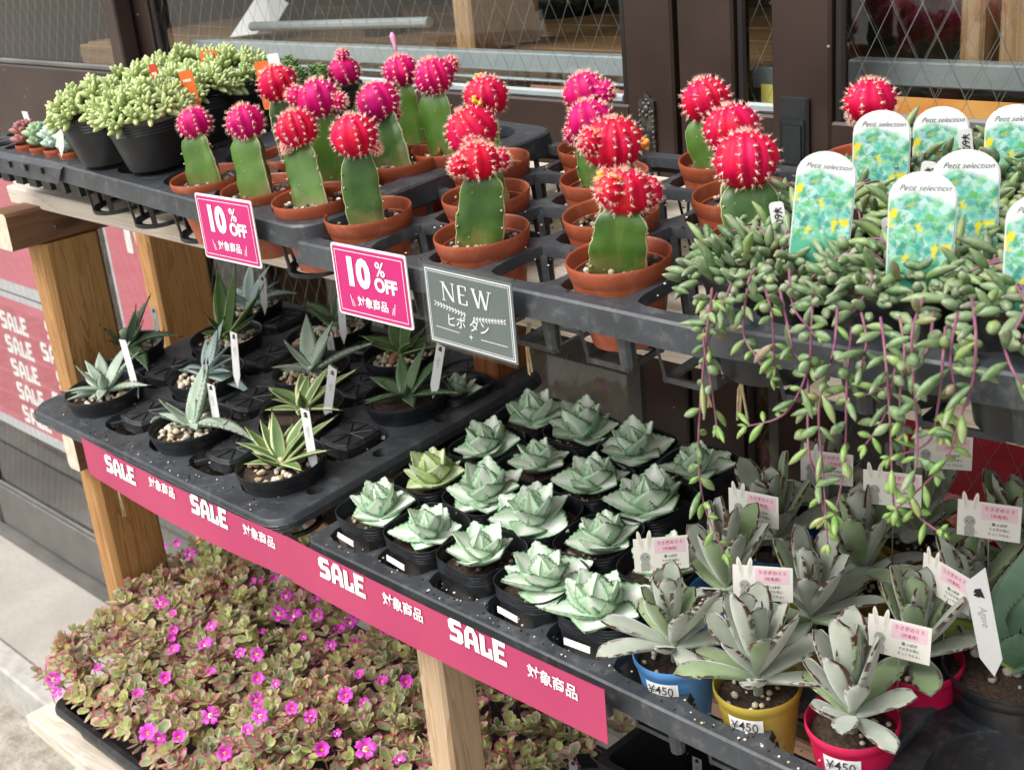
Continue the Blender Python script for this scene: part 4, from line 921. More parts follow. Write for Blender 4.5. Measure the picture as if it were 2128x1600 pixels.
# ---------------------------------------------------------------- green bean-leaved succulents in black pots, tray at the left
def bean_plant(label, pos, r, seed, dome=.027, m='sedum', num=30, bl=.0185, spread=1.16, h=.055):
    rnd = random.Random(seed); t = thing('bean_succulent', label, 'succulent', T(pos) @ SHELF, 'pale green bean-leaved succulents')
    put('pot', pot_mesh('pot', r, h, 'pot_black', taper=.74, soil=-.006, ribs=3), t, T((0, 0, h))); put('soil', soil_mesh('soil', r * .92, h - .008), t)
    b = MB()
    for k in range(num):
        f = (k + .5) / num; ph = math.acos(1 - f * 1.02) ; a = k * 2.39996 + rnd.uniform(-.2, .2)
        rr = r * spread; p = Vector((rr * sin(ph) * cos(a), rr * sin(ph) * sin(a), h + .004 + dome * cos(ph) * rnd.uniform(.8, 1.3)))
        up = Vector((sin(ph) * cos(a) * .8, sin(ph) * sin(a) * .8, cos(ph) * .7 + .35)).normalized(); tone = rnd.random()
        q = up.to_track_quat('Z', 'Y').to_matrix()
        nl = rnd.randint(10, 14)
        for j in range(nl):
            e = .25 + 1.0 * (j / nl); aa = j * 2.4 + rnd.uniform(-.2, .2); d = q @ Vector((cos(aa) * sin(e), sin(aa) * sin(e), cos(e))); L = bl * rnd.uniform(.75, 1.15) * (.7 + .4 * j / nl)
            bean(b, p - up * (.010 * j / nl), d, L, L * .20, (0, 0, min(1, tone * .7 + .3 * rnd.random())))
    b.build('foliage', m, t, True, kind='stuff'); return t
def t1w(x, y): return T1 @ Vector((x, y, 0))
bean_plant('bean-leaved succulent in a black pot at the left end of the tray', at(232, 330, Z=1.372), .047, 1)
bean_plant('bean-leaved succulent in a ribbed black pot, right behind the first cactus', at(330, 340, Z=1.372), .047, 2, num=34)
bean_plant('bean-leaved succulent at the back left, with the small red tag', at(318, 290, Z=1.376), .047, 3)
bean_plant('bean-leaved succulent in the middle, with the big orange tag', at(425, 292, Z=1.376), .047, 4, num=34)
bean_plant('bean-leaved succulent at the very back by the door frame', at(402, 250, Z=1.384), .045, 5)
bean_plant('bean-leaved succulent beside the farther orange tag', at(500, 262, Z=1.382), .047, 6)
def mossy(label, u, v, seed):
    rnd = random.Random(seed); p = at(u, v, Z=1.385); t = thing('upright_succulent', label, 'succulent', T(p), 'fine-leaved upright succulents')
    put('pot', pot_mesh('pot', .038, .05, 'pot_black', soil=-.008), t, T((0, 0, .05))); put('soil', soil_mesh('soil', .033, .04), t)
    b = MB()
    for k in range(16):
        a = rnd.uniform(0, 6.28); d = rnd.uniform(0, .034); q = Vector((d * cos(a), d * sin(a), .045)); h_ = rnd.uniform(.012, .036); tone = rnd.random()
        for j in range(int(h_ / .0028)):
            z = j * .0028
            for s_ in range(3): aa = j * 1.1 + s_ * 2.09; bean(b, q + Vector((0, 0, z)), (cos(aa), sin(aa), .55), .0075, .0014, (0, 0, tone), 5, 4)
    b.build('foliage', 'sedum_dark', t, True, kind='stuff')
mossy('dark green fine-leaved succulent left of the crooked-tipped cactus', 640, 262, 41); mossy('dark green fine-leaved succulent behind the lobed cactus', 700, 262, 42); mossy('fine-leaved succulent at the back beside the white tag', 585, 250, 43)
# ---------------------------------------------------------------- tiny potted rosettes in the plug tray
TP = pot_mesh('pot', .0185, .03, 'terracotta_plastic', .005, .75, -.004, 24); TS = soil_mesh('soil', .0165, -.005, 16)
def mini(label, pos, m, seed, n=22, L=.021):
    rnd = random.Random(seed); t = thing('tiny_rosette', label, 'succulent', T(pos) @ SHELF, 'tiny potted succulents in the plug tray'); put('pot', TP, t, T((0, 0, .008))); put('soil', TS, t, T((0, 0, .008)))
    for h_ in (0, .012):
        b = MB()
        for k in range(n):
            e = .15 + 1.25 * k / n; a = k * 2.39996; l = L * (.5 + .6 * k / n); bean(b, (rnd.uniform(-.002, .002), rnd.uniform(-.002, .002), .010 + h_ + .006 * (1 - k / n)), (cos(a) * sin(e), sin(a) * sin(e), cos(e)), l, l * .24, (0, 0, rnd.random()))
        b.build('rosette', m, t, True)
def mpos(i, j): return MT @ Vector((-.21 + (i + .5) * .041 - .03, .008 + (j + .5) * .041, 0))
for i, j, m, lab in ((3, 0, 'mini_red', 'tiny dark red rosette in front, left of the white stake'), (4, 0, 'mini_green', 'tiny blue-green rosette in front, second of the row'), (5, 0, 'mini_pale', 'tiny pale rosette in front, third of the row'), (6, 0, 'mini_pale', 'tiny whitish rosette in front, against the bigger black pot'),
                     (5, 2, 'mini_green', 'tiny green rosette behind the pale front ones'), (6, 2, 'mini_pale', 'tiny whitish rosette in the second row by the white stakes'), (4, 2, 'mini_green', 'tiny grey-green rosette in the second row by the leaning stake'), (6, 4, 'mini_green', 'tiny green rosette at the back of the plug tray')):
    mini(lab, mpos(i, j), m, i * 7 + j)
# ---------------------------------------------------------------- trailing string succulents at the right
def spindle(key, L, r, m, bend=0):
    b = MB(); n = 8; pr = [(0, .0), (.45, .12), (.82, .3), (1, .5), (.86, .72), (.5, .88), (.12, 1)]
    V = []; A = []
    for rr, v in pr:
        for i in range(n): t = 2 * pi * i / n; V.append((v * L, max(rr, .05) * r * cos(t), max(rr, .05) * r * sin(t) + bend * L * (v - v * v) * 2)); A.append((.5, v, 0, 1))
    b.add(V, [(k * n + i, (k + 1) * n + i, (k + 1) * n + (i + 1) % n, k * n + (i + 1) % n) for k in range(6) for i in range(n)] + [tuple(range(n)), tuple(range(7 * n - 1, 6 * n - 1, -1))], 0, A); return b.mesh(key, m, True)
NL = [spindle('leaf', .0170, .0029, 'necklace_leaf', .1), spindle('leaf', .0140, .0032, 'necklace_leaf'), spindle('leaf', .0108, .0040, 'necklace_leaf'), spindle('leaf', .0265, .0031, 'necklace_leaf', .18), spindle('leaf', .0215, .0032, 'necklace_leaf', .1)]
NY = [spindle('leaf', .0150, .0025, 'necklace_young', .1), spindle('leaf', .0110, .0026, 'necklace_young')]
NPOT = pot_mesh('pot', .051, .085, 'pot_black', .012, .8, -.008); NSOIL = soil_mesh('soil', .045, -.010)
rn = random.Random(99)
def catmull(P, n=8):
    P = [P[0]] + P + [P[-1]]; out = []
    for i in range(1, len(P) - 2):
        for k in range(n):
            t = k / n; a, b_, c, d = P[i - 1], P[i], P[i + 1], P[i + 2]
            out.append(.5 * ((2 * b_) + (-a + c) * t + (2 * a - 5 * b_ + 4 * c - d) * t * t + (-a + 3 * b_ - 3 * c + d) * t ** 3))
    out.append(P[-2]); return out
def string_plant(label, pos, seed, front=True, num=60, lift=.004, rad=.062, stuffn=150):
    rnd = random.Random(seed); t = thing('string_succulent', label, 'succulent', T(pos) @ SHELF, 'trailing string succulents in black pots'); put('pot', NPOT, t); put('soil', NSOIL, t)
    def spray(k, n):
        a = k * 2.39996 + rnd.uniform(-.3, .3); d = rad * sqrt((k + .5) / n) * rnd.uniform(.85, 1.1); z = .001 + lift * 2.0 * (1 - (d / rad) ** 2) + rnd.uniform(-.002, .009) - (max(0, d - .048) * .8)
        return Vector((d * cos(a), d * sin(a), z)), a
    for k in range(num):
        p, a = spray(k, num); me = rnd.choice((NL[3], NL[3], NL[4], NL[0], NL[1], NL[2], NL[2]))
        lplace('leaf', me, t, p, a + rnd.uniform(-1.2, 1.2), rnd.uniform(-.3, 1.15), 0, rnd.uniform(.8, 1.2))
    b = MB()
    for k in range(stuffn):
        p, a = spray(k, stuffn); d = Vector((cos(a + rnd.uniform(-1.5, 1.5)), sin(a + rnd.uniform(-1.5, 1.5)), rnd.uniform(-.3, .9))); L = rnd.uniform(.010, .021); bean(b, p - Vector((0, 0, .006)), d, L, rnd.uniform(.0026, .0042), (.5, .2, 0), 6, 5)
    b.build('foliage', 'necklace_leaf', t, True, kind='stuff')
    b = MB()
    for k in range(7):
        a = rnd.uniform(0, 6.28); b.tube(catmull([Vector((.01 * cos(a), .01 * sin(a), .006)), Vector((.026 * cos(a + .3), .026 * sin(a + .3), .017)), Vector((.045 * cos(a + .7), .045 * sin(a + .7), .012)), Vector((.062 * cos(a + .6), .062 * sin(a + .6), -.004))], 5), .0009, 5)
    b.build('stems', 'necklace_stem', t, True); return t
NP = []
for lab, X_, Y_, dz, sd in (
    ('string succulent in a black pot, front row next to the cacti', -.545, .775, .022, 51), ('string succulent in a black pot, middle of the front row', -.437, .775, .028, 52), ('string succulent in a black pot at the right edge, front row', -.335, .770, .030, 53),
    ('string succulent in the second row, below the leaning first plant tag', -.560, .885, .024, 54), ('string succulent in the second row between two plant tags', -.455, .880, .030, 55), ('string succulent in the second row at the right edge', -.350, .870, .034, 56),
    ('string succulent at the back below the tallest plant tag', -.545, .990, .030, 57), ('string succulent at the back right, dark leaves against the door', -.440, .985, .036, 58)):
    NP.append(string_plant(lab, (X_, Y_, upz(Y_) + dz), sd, num=84 if Y_ < .8 else 50))
STR = [(0, .672, [(1480, 600), (1475, 640), (1462, 760), (1452, 900), (1455, 1000), (1470, 1070), (1505, 1150)]), (0, .668, [(1490, 610), (1462, 690), (1478, 800), (1490, 890)]), (0, .675, [(1570, 560), (1555, 590), (1545, 690), (1570, 740), (1602, 788)]), (0, .67, [(1590, 600), (1604, 660), (1610, 760)]),
       (1, .668, [(1690, 600), (1686, 680), (1678, 770), (1630, 860), (1552, 886)]), (1, .674, [(1680, 780), (1680, 930), (1700, 1000), (1716, 1080)]), (1, .666, [(1740, 640), (1732, 730), (1702, 850), (1712, 1000), (1720, 1130)]), (1, .672, [(1770, 680), (1760, 790), (1755, 960), (1735, 1070)]),
       (1, .668, [(1830, 660), (1840, 740), (1850, 880), (1855, 1020), (1862, 1070)]), (1, .676, [(1870, 700), (1860, 770), (1840, 860), (1798, 925)]), (2, .666, [(1920, 620), (1895, 700), (1904, 850), (1906, 950), (1893, 1050), (1955, 1108)]), (2, .672, [(1965, 680), (1960, 740), (1950, 840), (1928, 920), (1850, 950)]), (2, .668, [(2020, 620), (2028, 700), (2022, 790), (1995, 870), (1960, 965), (1855, 1065)]), (1, .67, [(1640, 560), (1650, 640), (1700, 700)]), (0, .676, [(1520, 590), (1500, 640), (1476, 700), (1470, 740)]), (0, .674, [(1620, 600), (1640, 690), (1655, 740), (1700, 770)]), (1, .676, [(1790, 650), (1800, 720), (1770, 800), (1700, 830)]), (1, .67, [(1870, 660), (1880, 740), (1870, 830), (1880, 900)]), (2, .674, [(1990, 650), (1975, 740), (1985, 830), (1960, 900)]), (2, .676, [(1940, 650), (1925, 730), (1870, 790), (1800, 820)]), (2, .67, [(2080, 700), (2100, 760), (2125, 800)])]
for pi_, Yp, pts in STR:
    par = NP[pi_]; inv = par.matrix_basis.inverted()
    P = [at(u, v, Yp + rn.uniform(-.004, .004) + (.03 if k == 0 else 0)) for k, (u, v) in enumerate(pts)]
    C = [inv @ p for p in catmull(P)]
    b = MB(); n = len(C); b.tube(C, [.00105 - .0005 * k / n for k in range(n)], 6); st = b.build('strand', 'necklace_stem', par, True)
    acc = 0; side = rn.uniform(0, 6)
    for k in range(1, n):
        acc += (C[k] - C[k - 1]).length
        if acc > .0088 and k > 3:
            acc = 0; d = (C[k] - C[k - 1]).normalized(); side += 2.2 + rn.uniform(-.5, .5); f = k / n
            o_ = d.orthogonal().normalized(); o_.rotate(Matrix.Rotation(side, 3, d)); g = (d * rn.uniform(.35, .9) + o_ * rn.uniform(.6, 1.1)).normalized()
            if rn.random() < .25: acc = -.006
            me = rn.choice(NY) if f > .72 or rn.random() < .10 else rn.choice((NL[0], NL[0], NL[1], NL[2], NL[4]))
            put('leaf', me, st, T(C[k]) @ g.to_track_quat('X', 'Z').to_matrix().to_4x4() @ S((rn.uniform(.85, 1.3), rn.uniform(.7, 1.1), rn.uniform(.7, 1.1))))
            if rn.random() < .3:
                g2 = (d * .6 - o_).normalized(); put('leaf', rn.choice(NY if f > .55 else NL[:3]), st, T(C[k]) @ g2.to_track_quat('X', 'Z').to_matrix().to_4x4() @ S(rn.uniform(.75, 1.05)))
    for j in range(4):
        d = (C[-1] - C[-3]).normalized(); g = (d + Vector((rn.uniform(-.8, .8), rn.uniform(-.8, .8), rn.uniform(-.8, .8)))).normalized(); put('leaf', rn.choice(NY), st, T(C[-1]) @ g.to_track_quat('X', 'Z').to_matrix().to_4x4() @ S(rn.uniform(.45, .75)))
# ---------------------------------------------------------------- agaves
def pf_agave(v): return (.55 + 1.5 * v * (1 - v) * 1.2) * (1 - v ** 2.6) + .02
def pf_long(v): return (.6 + .8 * v) * (1 - v ** 1.6) + .02 if v > .1 else .7
AG = {}
for m in ('agave_grey', 'agave_blue', 'agave_green', 'agave_striped', 'agave_dark'):
    AG[m] = [leaf_mesh('leaf', .058, .017, .0045, pf_agave, m, 12, 4, bd, .0, .35, thorn=2 if m in ('agave_grey', 'agave_blue', 'agave_dark') else 1, keel=.1) for bd in (-.9, -.25, .35)]
AGT = [leaf_mesh('leaf', .095, .026, .004, pf_agave, 'agave_green', 14, 4, bd, 0, .5, thorn=1) for bd in (.25, -.15)]
APOT = pot_mesh('pot', .0565, .07, 'pot_black', .013, .78, -.012); ASOIL = soil_mesh('soil', .049, -.013); APEB = [pebble_mesh('pebbles', .046, -.011, 75, (.0025, .0052), 'pebble') for _ in range(2)]
def agave_plant(label, pos, m, leaves, seed, pebbles=True, sc=1.0, dry=0):
    rnd = random.Random(seed); t = thing('potted_agave', label, 'agave', T(pos) @ SHELF, 'small potted agaves'); put('pot', APOT, t, RZ(seed)); put('soil', ASOIL, t)
    if pebbles: put('pebbles', APEB[seed % 2], t, RZ(seed), kind='stuff')
    for az, el, k, s_ in leaves:
        me = AG[m][k] if k < 3 else AGT[k - 3]; lplace('leaf', me, t, (.004 * cos(radians(az)), .004 * sin(radians(az)), -.006), radians(az), radians(el * .8), rnd.uniform(-.15, .15), s_ * sc * (1.3 if k < 3 else 1.12))
    for q_ in range(5): lplace('leaf', AG[m][rnd.choice((1, 2))], t, (0, 0, -.004), rnd.uniform(0, 6.3), radians(rnd.uniform(14, 50)), rnd.uniform(-.15, .15), rnd.uniform(.8, 1.15) * sc)
    for k in range(dry): lplace('dry_leaf', leaf_mesh('dry_leaf', .04, .014, .002, pf_agave, 'dry_leaf', 8, 2, -1.4, .3, .3), t, (0, 0, -.004), rnd.uniform(-1.5, 0), .3)
    b = MB(); b.ball((0, 0, -.006), .007, 8, 6, sc=(1, 1, 1.2)); b.build('heart', m, t, True); return t
def apos(p, dz=.027): return Vector((p.x, p.y, loz(p.y) + dz))
def fan(n, e0, e1, seed, k=(0, 1, 1), s0=.75, s1=1.05, a0=0):
    rnd = random.Random(seed); return [(a0 + i * 360 / n * 1.0 + rnd.uniform(-14, 14), rnd.uniform(e0, e1), rnd.choice(k), rnd.uniform(s0, s1)) for i in range(n)]
def lw(u, v): return onpl(u, v, .75, .9945)
AGL = [
 ('pale grey agave at the front left corner of the tray', (222, 832), 'agave_grey', [(170, 12, 1, 1.15), (150, 40, 1, 1.05), (95, 62, 1, 1.05), (60, 58, 1, 1.0), (20, 22, 1, 1.1), (-60, 20, 1, .5), (-110, 14, 1, .7), (230, 18, 1, .6)], 1),
 ('pale agave with broad arching leaves, front row middle', (402, 906), 'agave_grey', [(182, 22, 0, 1.35), (118, 64, 1, 1.15), (72, 66, 2, 1.15), (22, 24, 0, 1.35), (20, 40, 0, .7), (-70, 42, 1, .5), (-20, 30, 1, .6)], 2),
 ('white-striped agave at the front right corner of the tray', (588, 986), 'agave_striped', [(175, 10, 1, 1.1), (150, 44, 1, .95), (128, 30, 1, .9), (85, 66, 1, .95), (50, 52, 1, 1.15), (20, 34, 1, 1.0), (-10, 26, 1, .85), (-70, 38, 2, .6), (215, 12, 1, .6), (-120, 40, 2, .5)], 3),
 ('withered grey agave in the second row at the left', (270, 742), 'agave_dark', [(150, 34, 0, 1.2), (95, 70, 1, 1.1), (40, 44, 0, 1.15), (-10, 24, 0, 1.2), (200, 10, 0, 1.1), (-60, 60, 1, .6)], 4),
 ('blue-grey agave with three upright leaves and two drooping', (432, 800), 'agave_blue', [(95, 76, 1, 1.1), (60, 70, 2, .95), (185, 20, 0, 1.25), (8, 16, 0, 1.2), (130, 78, 1, .7)], 5),
 ('white-edged agave behind the front corner pot', (632, 872), 'agave_striped', [(172, 14, 1, 1.2), (140, 36, 1, .9), (80, 62, 1, .9), (45, 48, 1, 1.2), (8, 22, 1, .95), (-40, 30, 1, .6), (215, 12, 1, .7)], 6),
 ('tall bright green agave with long spear leaves', (474, 722), 'agave_green', [(140, 58, 3, 1.05), (92, 74, 3, 1.05), (30, 48, 3, 1.05), (190, 12, 1, .8), (-80, 60, 1, .5)], 7),
 ('toothed grey-green agave in the third row', (650, 792), 'agave_grey', [(140, 56, 1, 1.25), (85, 72, 1, 1.0), (35, 36, 1, 1.35), (188, 12, 0, 1.25), (160, 14, 0, .9), (-10, 20, 1, .7)], 8),
 ('dark green agave with pale margins by the middle post', (846, 846), 'agave_dark', [(172, 12, 1, 1.15), (140, 46, 1, .95), (95, 70, 1, .95), (60, 56, 1, 1.0), (20, 20, 1, 1.05), (-30, 24, 1, .8), (230, 16, 1, .7), (-90, 46, 2, .5)], 9),
 ('glossy green agave with a dried leaf, below the first sale sign', (838, 756), 'agave_green', [(178, 16, 1, 1.2), (150, 34, 1, 1.0), (88, 78, 2, 1.1), (20, 26, 1, 1.0), (60, 30, 1, .8)], 10),
 ('shadowed blue agave at the back of the tray', (520, 655), 'agave_blue', [(130, 62, 1, 1.1), (80, 70, 1, 1.0), (40, 44, 0, 1.1), (185, 16, 0, 1.1), (0, 30, 1, .9)], 11),
 ('shadowed dark agave in the back row', (700, 700), 'agave_dark', [(168, 24, 1, 1.25), (88, 66, 1, 1.0), (40, 48, 1, 1.2), (130, 60, 1, .8)], 12)]
for lab, (u, v), m, lv, sd in AGL:
    agave_plant(lab, apos(lw(u, v)), m, lv, sd, sd != 6 and sd != 9, dry=1 if sd == 10 else 0)
# big broad-leaved agave at the right edge
t = thing('potted_agave', 'broad-leaved blue agave in a black pot at the right edge', 'agave', T((-.386, .885, loz(.885) + .028)) @ SHELF, 'small potted agaves')
put('pot', pot_mesh('pot', .060, .085, 'pot_black', .012, .8, -.014, 48), t); put('soil', soil_mesh('soil', .053, -.015), t); put('pebbles', pebble_mesh('pebbles', .048, -.013, 26, (.002, .006), 'pebble_mixed'), t, kind='stuff')
def pf_broad(v): return (.42 + 2.2 * v * (1 - v)) * (1 - v ** 3) + .02
for az, el, L, W, bd, m in ((105, 58, .105, .062, .1, 'agave_teal'), (186, 44, .105, .036, -1.35, 'agave_olive'), (20, 50, .09, .055, -.2, 'agave_teal'), (-60, 60, .06, .04, .2, 'agave_teal'), (60, 72, .08, .045, .2, 'agave_teal')):
    lplace('leaf', leaf_mesh('leaf', L, W, .004, pf_broad, m, 14, 6, bd, 0, .3, thorn=2), t, (0, 0, -.012), radians(az), radians(el))
# ---------------------------------------------------------------- white-striped rosettes in soft square pots
def pf_ros(v): return (.60 + 1.15 * min(v, .55)) * (1 - max(0, (v - .40) / .60) ** 1.45) if v > 0 else .6
RL = {m: [leaf_mesh('leaf', L, W, .0055, pf_ros, m, 18, 6, bd, 0, .32, teeth=1, tl=.0013, thorn=0) for L, W, bd in ((.038, .030, .15), (.035, .028, .45), (.028, .022, .8))] for m in ('rosette', 'rosette_lime')}
PPM = [pot_mesh('pot', .0412, .085, 'polypot', taper=.84, soil=-.018, n=48, p=3.4, wob=.010, ph=k * 1.7, ribs=4) for k in range(4)]; PSOIL = soil_mesh('soil', .0370, -.019, 24, 3.4); PPEB = pebble_mesh('pebbles', .035, -.018, 24, (.0015, .0036), 'pebble_mixed')
def rosette(label, pos, seed, m='rosette', sc=1.0, lab_strip=False):
    rnd = random.Random(seed); t = thing('variegated_rosette', label, 'succulent', T(pos) @ SHELF @ RZ(rnd.uniform(-.10, .10)) @ RX(rnd.uniform(-.06, .06)) @ RY(rnd.uniform(-.06, .06)), 'white-striped rosettes in black pots')
    put('pot', PPM[seed % 4], t, RZ(pi / 2 * (seed % 3))); put('soil', PSOIL, t); put('pebbles', PPEB, t, RZ(pi / 2 * seed), kind='stuff')
    c = Vector((rnd.uniform(-.006, .004), rnd.uniform(-.004, .006), -.017)); a0 = rnd.uniform(0, 360)
    for k in range(6): lplace('leaf', RL[m][0], t, c + Vector((0, 0, .001)), radians(a0 + k * 60 + rnd.uniform(-12, 12)), radians(rnd.uniform(10, 28)), rnd.uniform(-.25, .25), sc * rnd.uniform(.85, 1.12))
    for k in range(5): lplace('leaf', RL[m][1], t, c + Vector((0, 0, .005)), radians(a0 + 30 + k * 72 + rnd.uniform(-10, 10)), radians(rnd.uniform(34, 52)), rnd.uniform(-.15, .15), sc * rnd.uniform(.85, 1.05))
    for k in range(3): lplace('leaf', RL[m][2], t, c + Vector((0, 0, .009)), radians(a0 + 15 + k * 120 + rnd.uniform(-10, 10)), radians(rnd.uniform(60, 72)), 0, sc * rnd.uniform(.85, 1.1))
    if lab_strip: b = MB(); b.box(-.016, .014, -.0440, -.0430, -.029, -.0225); b.build('price_label', 'paper_white', t, mat=RX(radians(-8)))
    return t
RX0, RP, RY0 = -1.058, .0840, .762
rown = ('front row', 'second row', 'third row', 'back row'); ordn = ('first', 'second', 'third', 'fourth', 'fifth', 'sixth')
for j in range(4):
    for i in range(5 if j == 0 else (5 if j == 1 else 4)):
        x, y = RX0 + i * RP + (0, .002, .004, -.002)[j], RY0 + j * .083
        rosette('white-striped rosette in a black pot, %s, %s from the agave tray' % (rown[j], ordn[i]), Vector((x, y, loz(y) + .027)), 100 + i * 7 + j * 31, 'rosette_lime' if (i, j) in ((0, 1),) else 'rosette', 1.26 + .14 * sin(i * 5 + j * 3), j == 0 and i in (0, 1, 3, 4))
q = lorim(955, 812); rosette('small striped rosette half hidden behind the middle post', Vector((q.x, q.y, loz(q.y) + .012)), 777, sc=.85)
# ---------------------------------------------------------------- furry grey plants with brown-dotted leaf tips
def pf_ear(v): return (.38 + .66 * min(1, v / .6) ** .9) * (1 if v < .72 else sqrt(max(0, 1 - ((v - .72) / .28) ** 2))) + .03
def thp_ear(v): return .6 + .9 * v * (1 - v) * 1.6 - .35 * v
FL = {m: [leaf_mesh('leaf', L, W, .0088, pf_ear, m, 14, 6, bd, 0, .28, thp_ear) for L, W, bd in ((.064, .0215, -.35), (.070, .0220, .12), (.056, .0210, .22), (.038, .0170, .35), (.082, .0225, -.60))] for m in ('fuzzy_grey', 'fuzzy_green')}
KP = {c: pot_mesh('pot', .0365, .07, c, taper=.72, soil=-.012, roll=True) for c in ('pot_blue', 'pot_yellow', 'pot_red')}; KSOIL = soil_mesh('soil', .0335, -.013); KPEB = [pebble_mesh('pebbles', .030, -.011, 16, (.0014, .0034), 'pebble') for _ in range(3)]
def furry(label, pos, pot, seed, price=False, sc=1.0, n=(8, 7, 5), stem=.024, green=.3):
    rnd = random.Random(seed); t = thing('furry_succulent', label, 'succulent', T(pos) @ SHELF, 'furry grey succulents with brown-dotted leaves')
    put('pot', KP[pot], t); put('soil', KSOIL, t, RZ(seed)); put('pebbles', KPEB[seed % 3], t, RZ(seed), kind='stuff')
    b = MB(); b.tube([(0, 0, -.014), (.001, 0, 0), (0, .001, stem + .01)], [.0042, .0038, .0028], 8); b.build('stem', 'fuzzy_green', t, True)
    a0 = rnd.uniform(0, 360)
    for lev, (cnt, e0, e1, ks, z) in enumerate(((n[0], 14, 42, (0, 0, 4, 3), .2), (n[1], 48, 68, (1, 1, 2), .6), (n[2], 70, 84, (1, 1, 2), 1.0))):
        for k in range(cnt):
            me = FL['fuzzy_green' if rnd.random() < green else 'fuzzy_grey'][rnd.choice(ks)]
            lplace('leaf', me, t, (0, 0, stem * z - .004), radians(a0 + lev * 37 + k * 360 / cnt + rnd.uniform(-14, 14)), radians(rnd.uniform(e0, e1)), rnd.uniform(-.2, .2), sc * rnd.uniform(.82, 1.18))
    for k in range(3): lplace('leaf', FL['fuzzy_grey'][3], t, (0, 0, stem + .002), radians(a0 + k * 120 + 50), radians(74 + rnd.uniform(-8, 8)), 0, sc * rnd.uniform(.6, .9))
    if price:
        a = -pi / 2 + .30; sticker(t, .0338, .0360, -.030, -.0105, a - .42, a + .42); text('y450', .0115, 'ink_black', t, 0, 0, 0, 'printed_price', RZ(a + pi / 2) @ T((0, -.0364, -.0175)) @ RX(radians(-7)))
    return t
for lab, x, y, pot, sd, pr in (
    ('furry plant in the blue pot with a price label', -.628, .745, 'pot_blue', 201, 1), ('furry plant in the front yellow pot with a price label', -.543, .748, 'pot_yellow', 202, 1), ('furry plant with long green leaf in the front red pot', -.456, .752, 'pot_red', 203, 1),
    ('furry plant behind the blue pot, below two rabbit tags', -.640, .838, 'pot_blue', 204, 0), ('tall furry plant behind the front yellow pot', -.552, .842, 'pot_yellow', 205, 0), ('furry plant in a red pot behind the front red one', -.452, .846, 'pot_red', 206, 0),
    ('furry plant in the third row beside the striped rosettes', -.648, .928, 'pot_blue', 207, 0), ('furry plant in a yellow pot in the third row, middle', -.552, .925, 'pot_yellow', 208, 0), ('furry plant in a red pot in the third row, before the tilted rabbit tag', -.452, .930, 'pot_red', 209, 0),
    ('shaded furry plant at the back, left of the three', -.640, 1.010, 'pot_blue', 210, 0), ('shaded furry plant at the back, in the middle', -.545, 1.010, 'pot_yellow', 211, 0), ('shaded furry plant at the back before the red poster', -.450, 1.012, 'pot_red', 212, 0)):
    furry(lab, Vector((x, y, loz(y) + .024)), pot, sd, pr)
# ---------------------------------------------------------------- flowering mat on the lowest board
prd = random.Random(5)
def mound(x, y):
    n_ = mnoise.noise(Vector((x * 9, y * 9, 1.3))) * .022 + mnoise.noise(Vector((x * 24, y * 24, 4.1))) * .010
    e = min(1, max(0, (x + 1.83) / .05)) ** .5
    return .540 + (.052 + .31 * (y - .62) + n_ * 1.6) * (.35 + .65 * e)
mat_t = thing('flowering_mat', 'variegated pink-edged succulent mat with magenta flowers in the long tray', 'plant', T((-1.25, .84, .528)))
MI_ = T((1.25, -.84, -.528))
LEAFR = [(cos(2 * pi * i / 7), sin(2 * pi * i / 7)) for i in range(7)]
def small_leaf(b, base, d, up, L, W, tone, pink):
    d = d.normalized(); s_ = d.cross(up).normalized(); n_ = s_.cross(d).normalized(); c = base + d * L * .52
    V = [c - n_ * W * .10]; A = [(0, pink, tone, 1)]
    for k, (rr, zz, at_) in enumerate(((.66, -.03, .6), (1, .07, 1))):
        for cx, cy in LEAFR:
            x = cx * rr; y = cy * rr; V.append(c + d * (x * L / 2) + s_ * (y * W / 2) * (1.0 + .25 * x) + n_ * zz * W); A.append((at_, pink, tone, 1))
    F = [(0, 1 + i, 1 + (i + 1) % 7) for i in range(7)] + [(1 + i, 8 + i, 8 + (i + 1) % 7, 1 + (i + 1) % 7) for i in range(7)]
    b.add(V, F, 0, A)
b = MB(); sb = MB()
for k in range(2300):
    x = prd.uniform(-1.815, -.90); y = prd.uniform(.612, 1.02)
    if x > -1.0 and prd.random() < (x + 1.0) / .11: continue
    low = k > 1600
    z = mound(x, y) - (prd.uniform(.012, .04) if low else prd.uniform(-.006, .010))
    if y < .64 or x < -1.78: z -= prd.uniform(0, .02)
    p = Vector((x, y, z)); up = Vector((prd.uniform(-.5, .5) - (.5 if x < -1.76 else 0), prd.uniform(-.55, .35) - (.5 if y < .66 else 0), 1)).normalized(); q = up.to_track_quat('Z', 'Y').to_matrix()
    tone = min(1, max(0, prd.gauss(.45, .26))); pink0 = prd.random() ** .8
    if mnoise.noise(Vector((x * 7, y * 7, 9))) > .1: pink0 *= .5
    nl = prd.randint(5, 8)
    for j in range(nl):
        f = j / nl; el = 1.15 - 1.15 * f + prd.uniform(-.15, .15); a = j * pi * .5 + (j // 2) * .78 + prd.uniform(-.25, .25); d = q @ Vector((cos(a) * cos(el), sin(a) * cos(el), sin(el)))
        L = (.0118 + .0105 * f) * prd.uniform(.7, 1.35)
        small_leaf(b, p - up * .012 * f, d, up + Vector((prd.uniform(-.2, .2), prd.uniform(-.2, .2), 0)), L, L * prd.uniform(.55, .72), min(1, max(0, tone + prd.uniform(-.15, .15))), min(1, max(0, pink0 * .8 + f * .25)))
    if k % 3 == 0: sb.tube([p + up * .002, p - up * .02, p - up * .03 + Vector((prd.uniform(-.02, .02), prd.uniform(-.01, .03), -.02))], .0009, 4, caps=False)
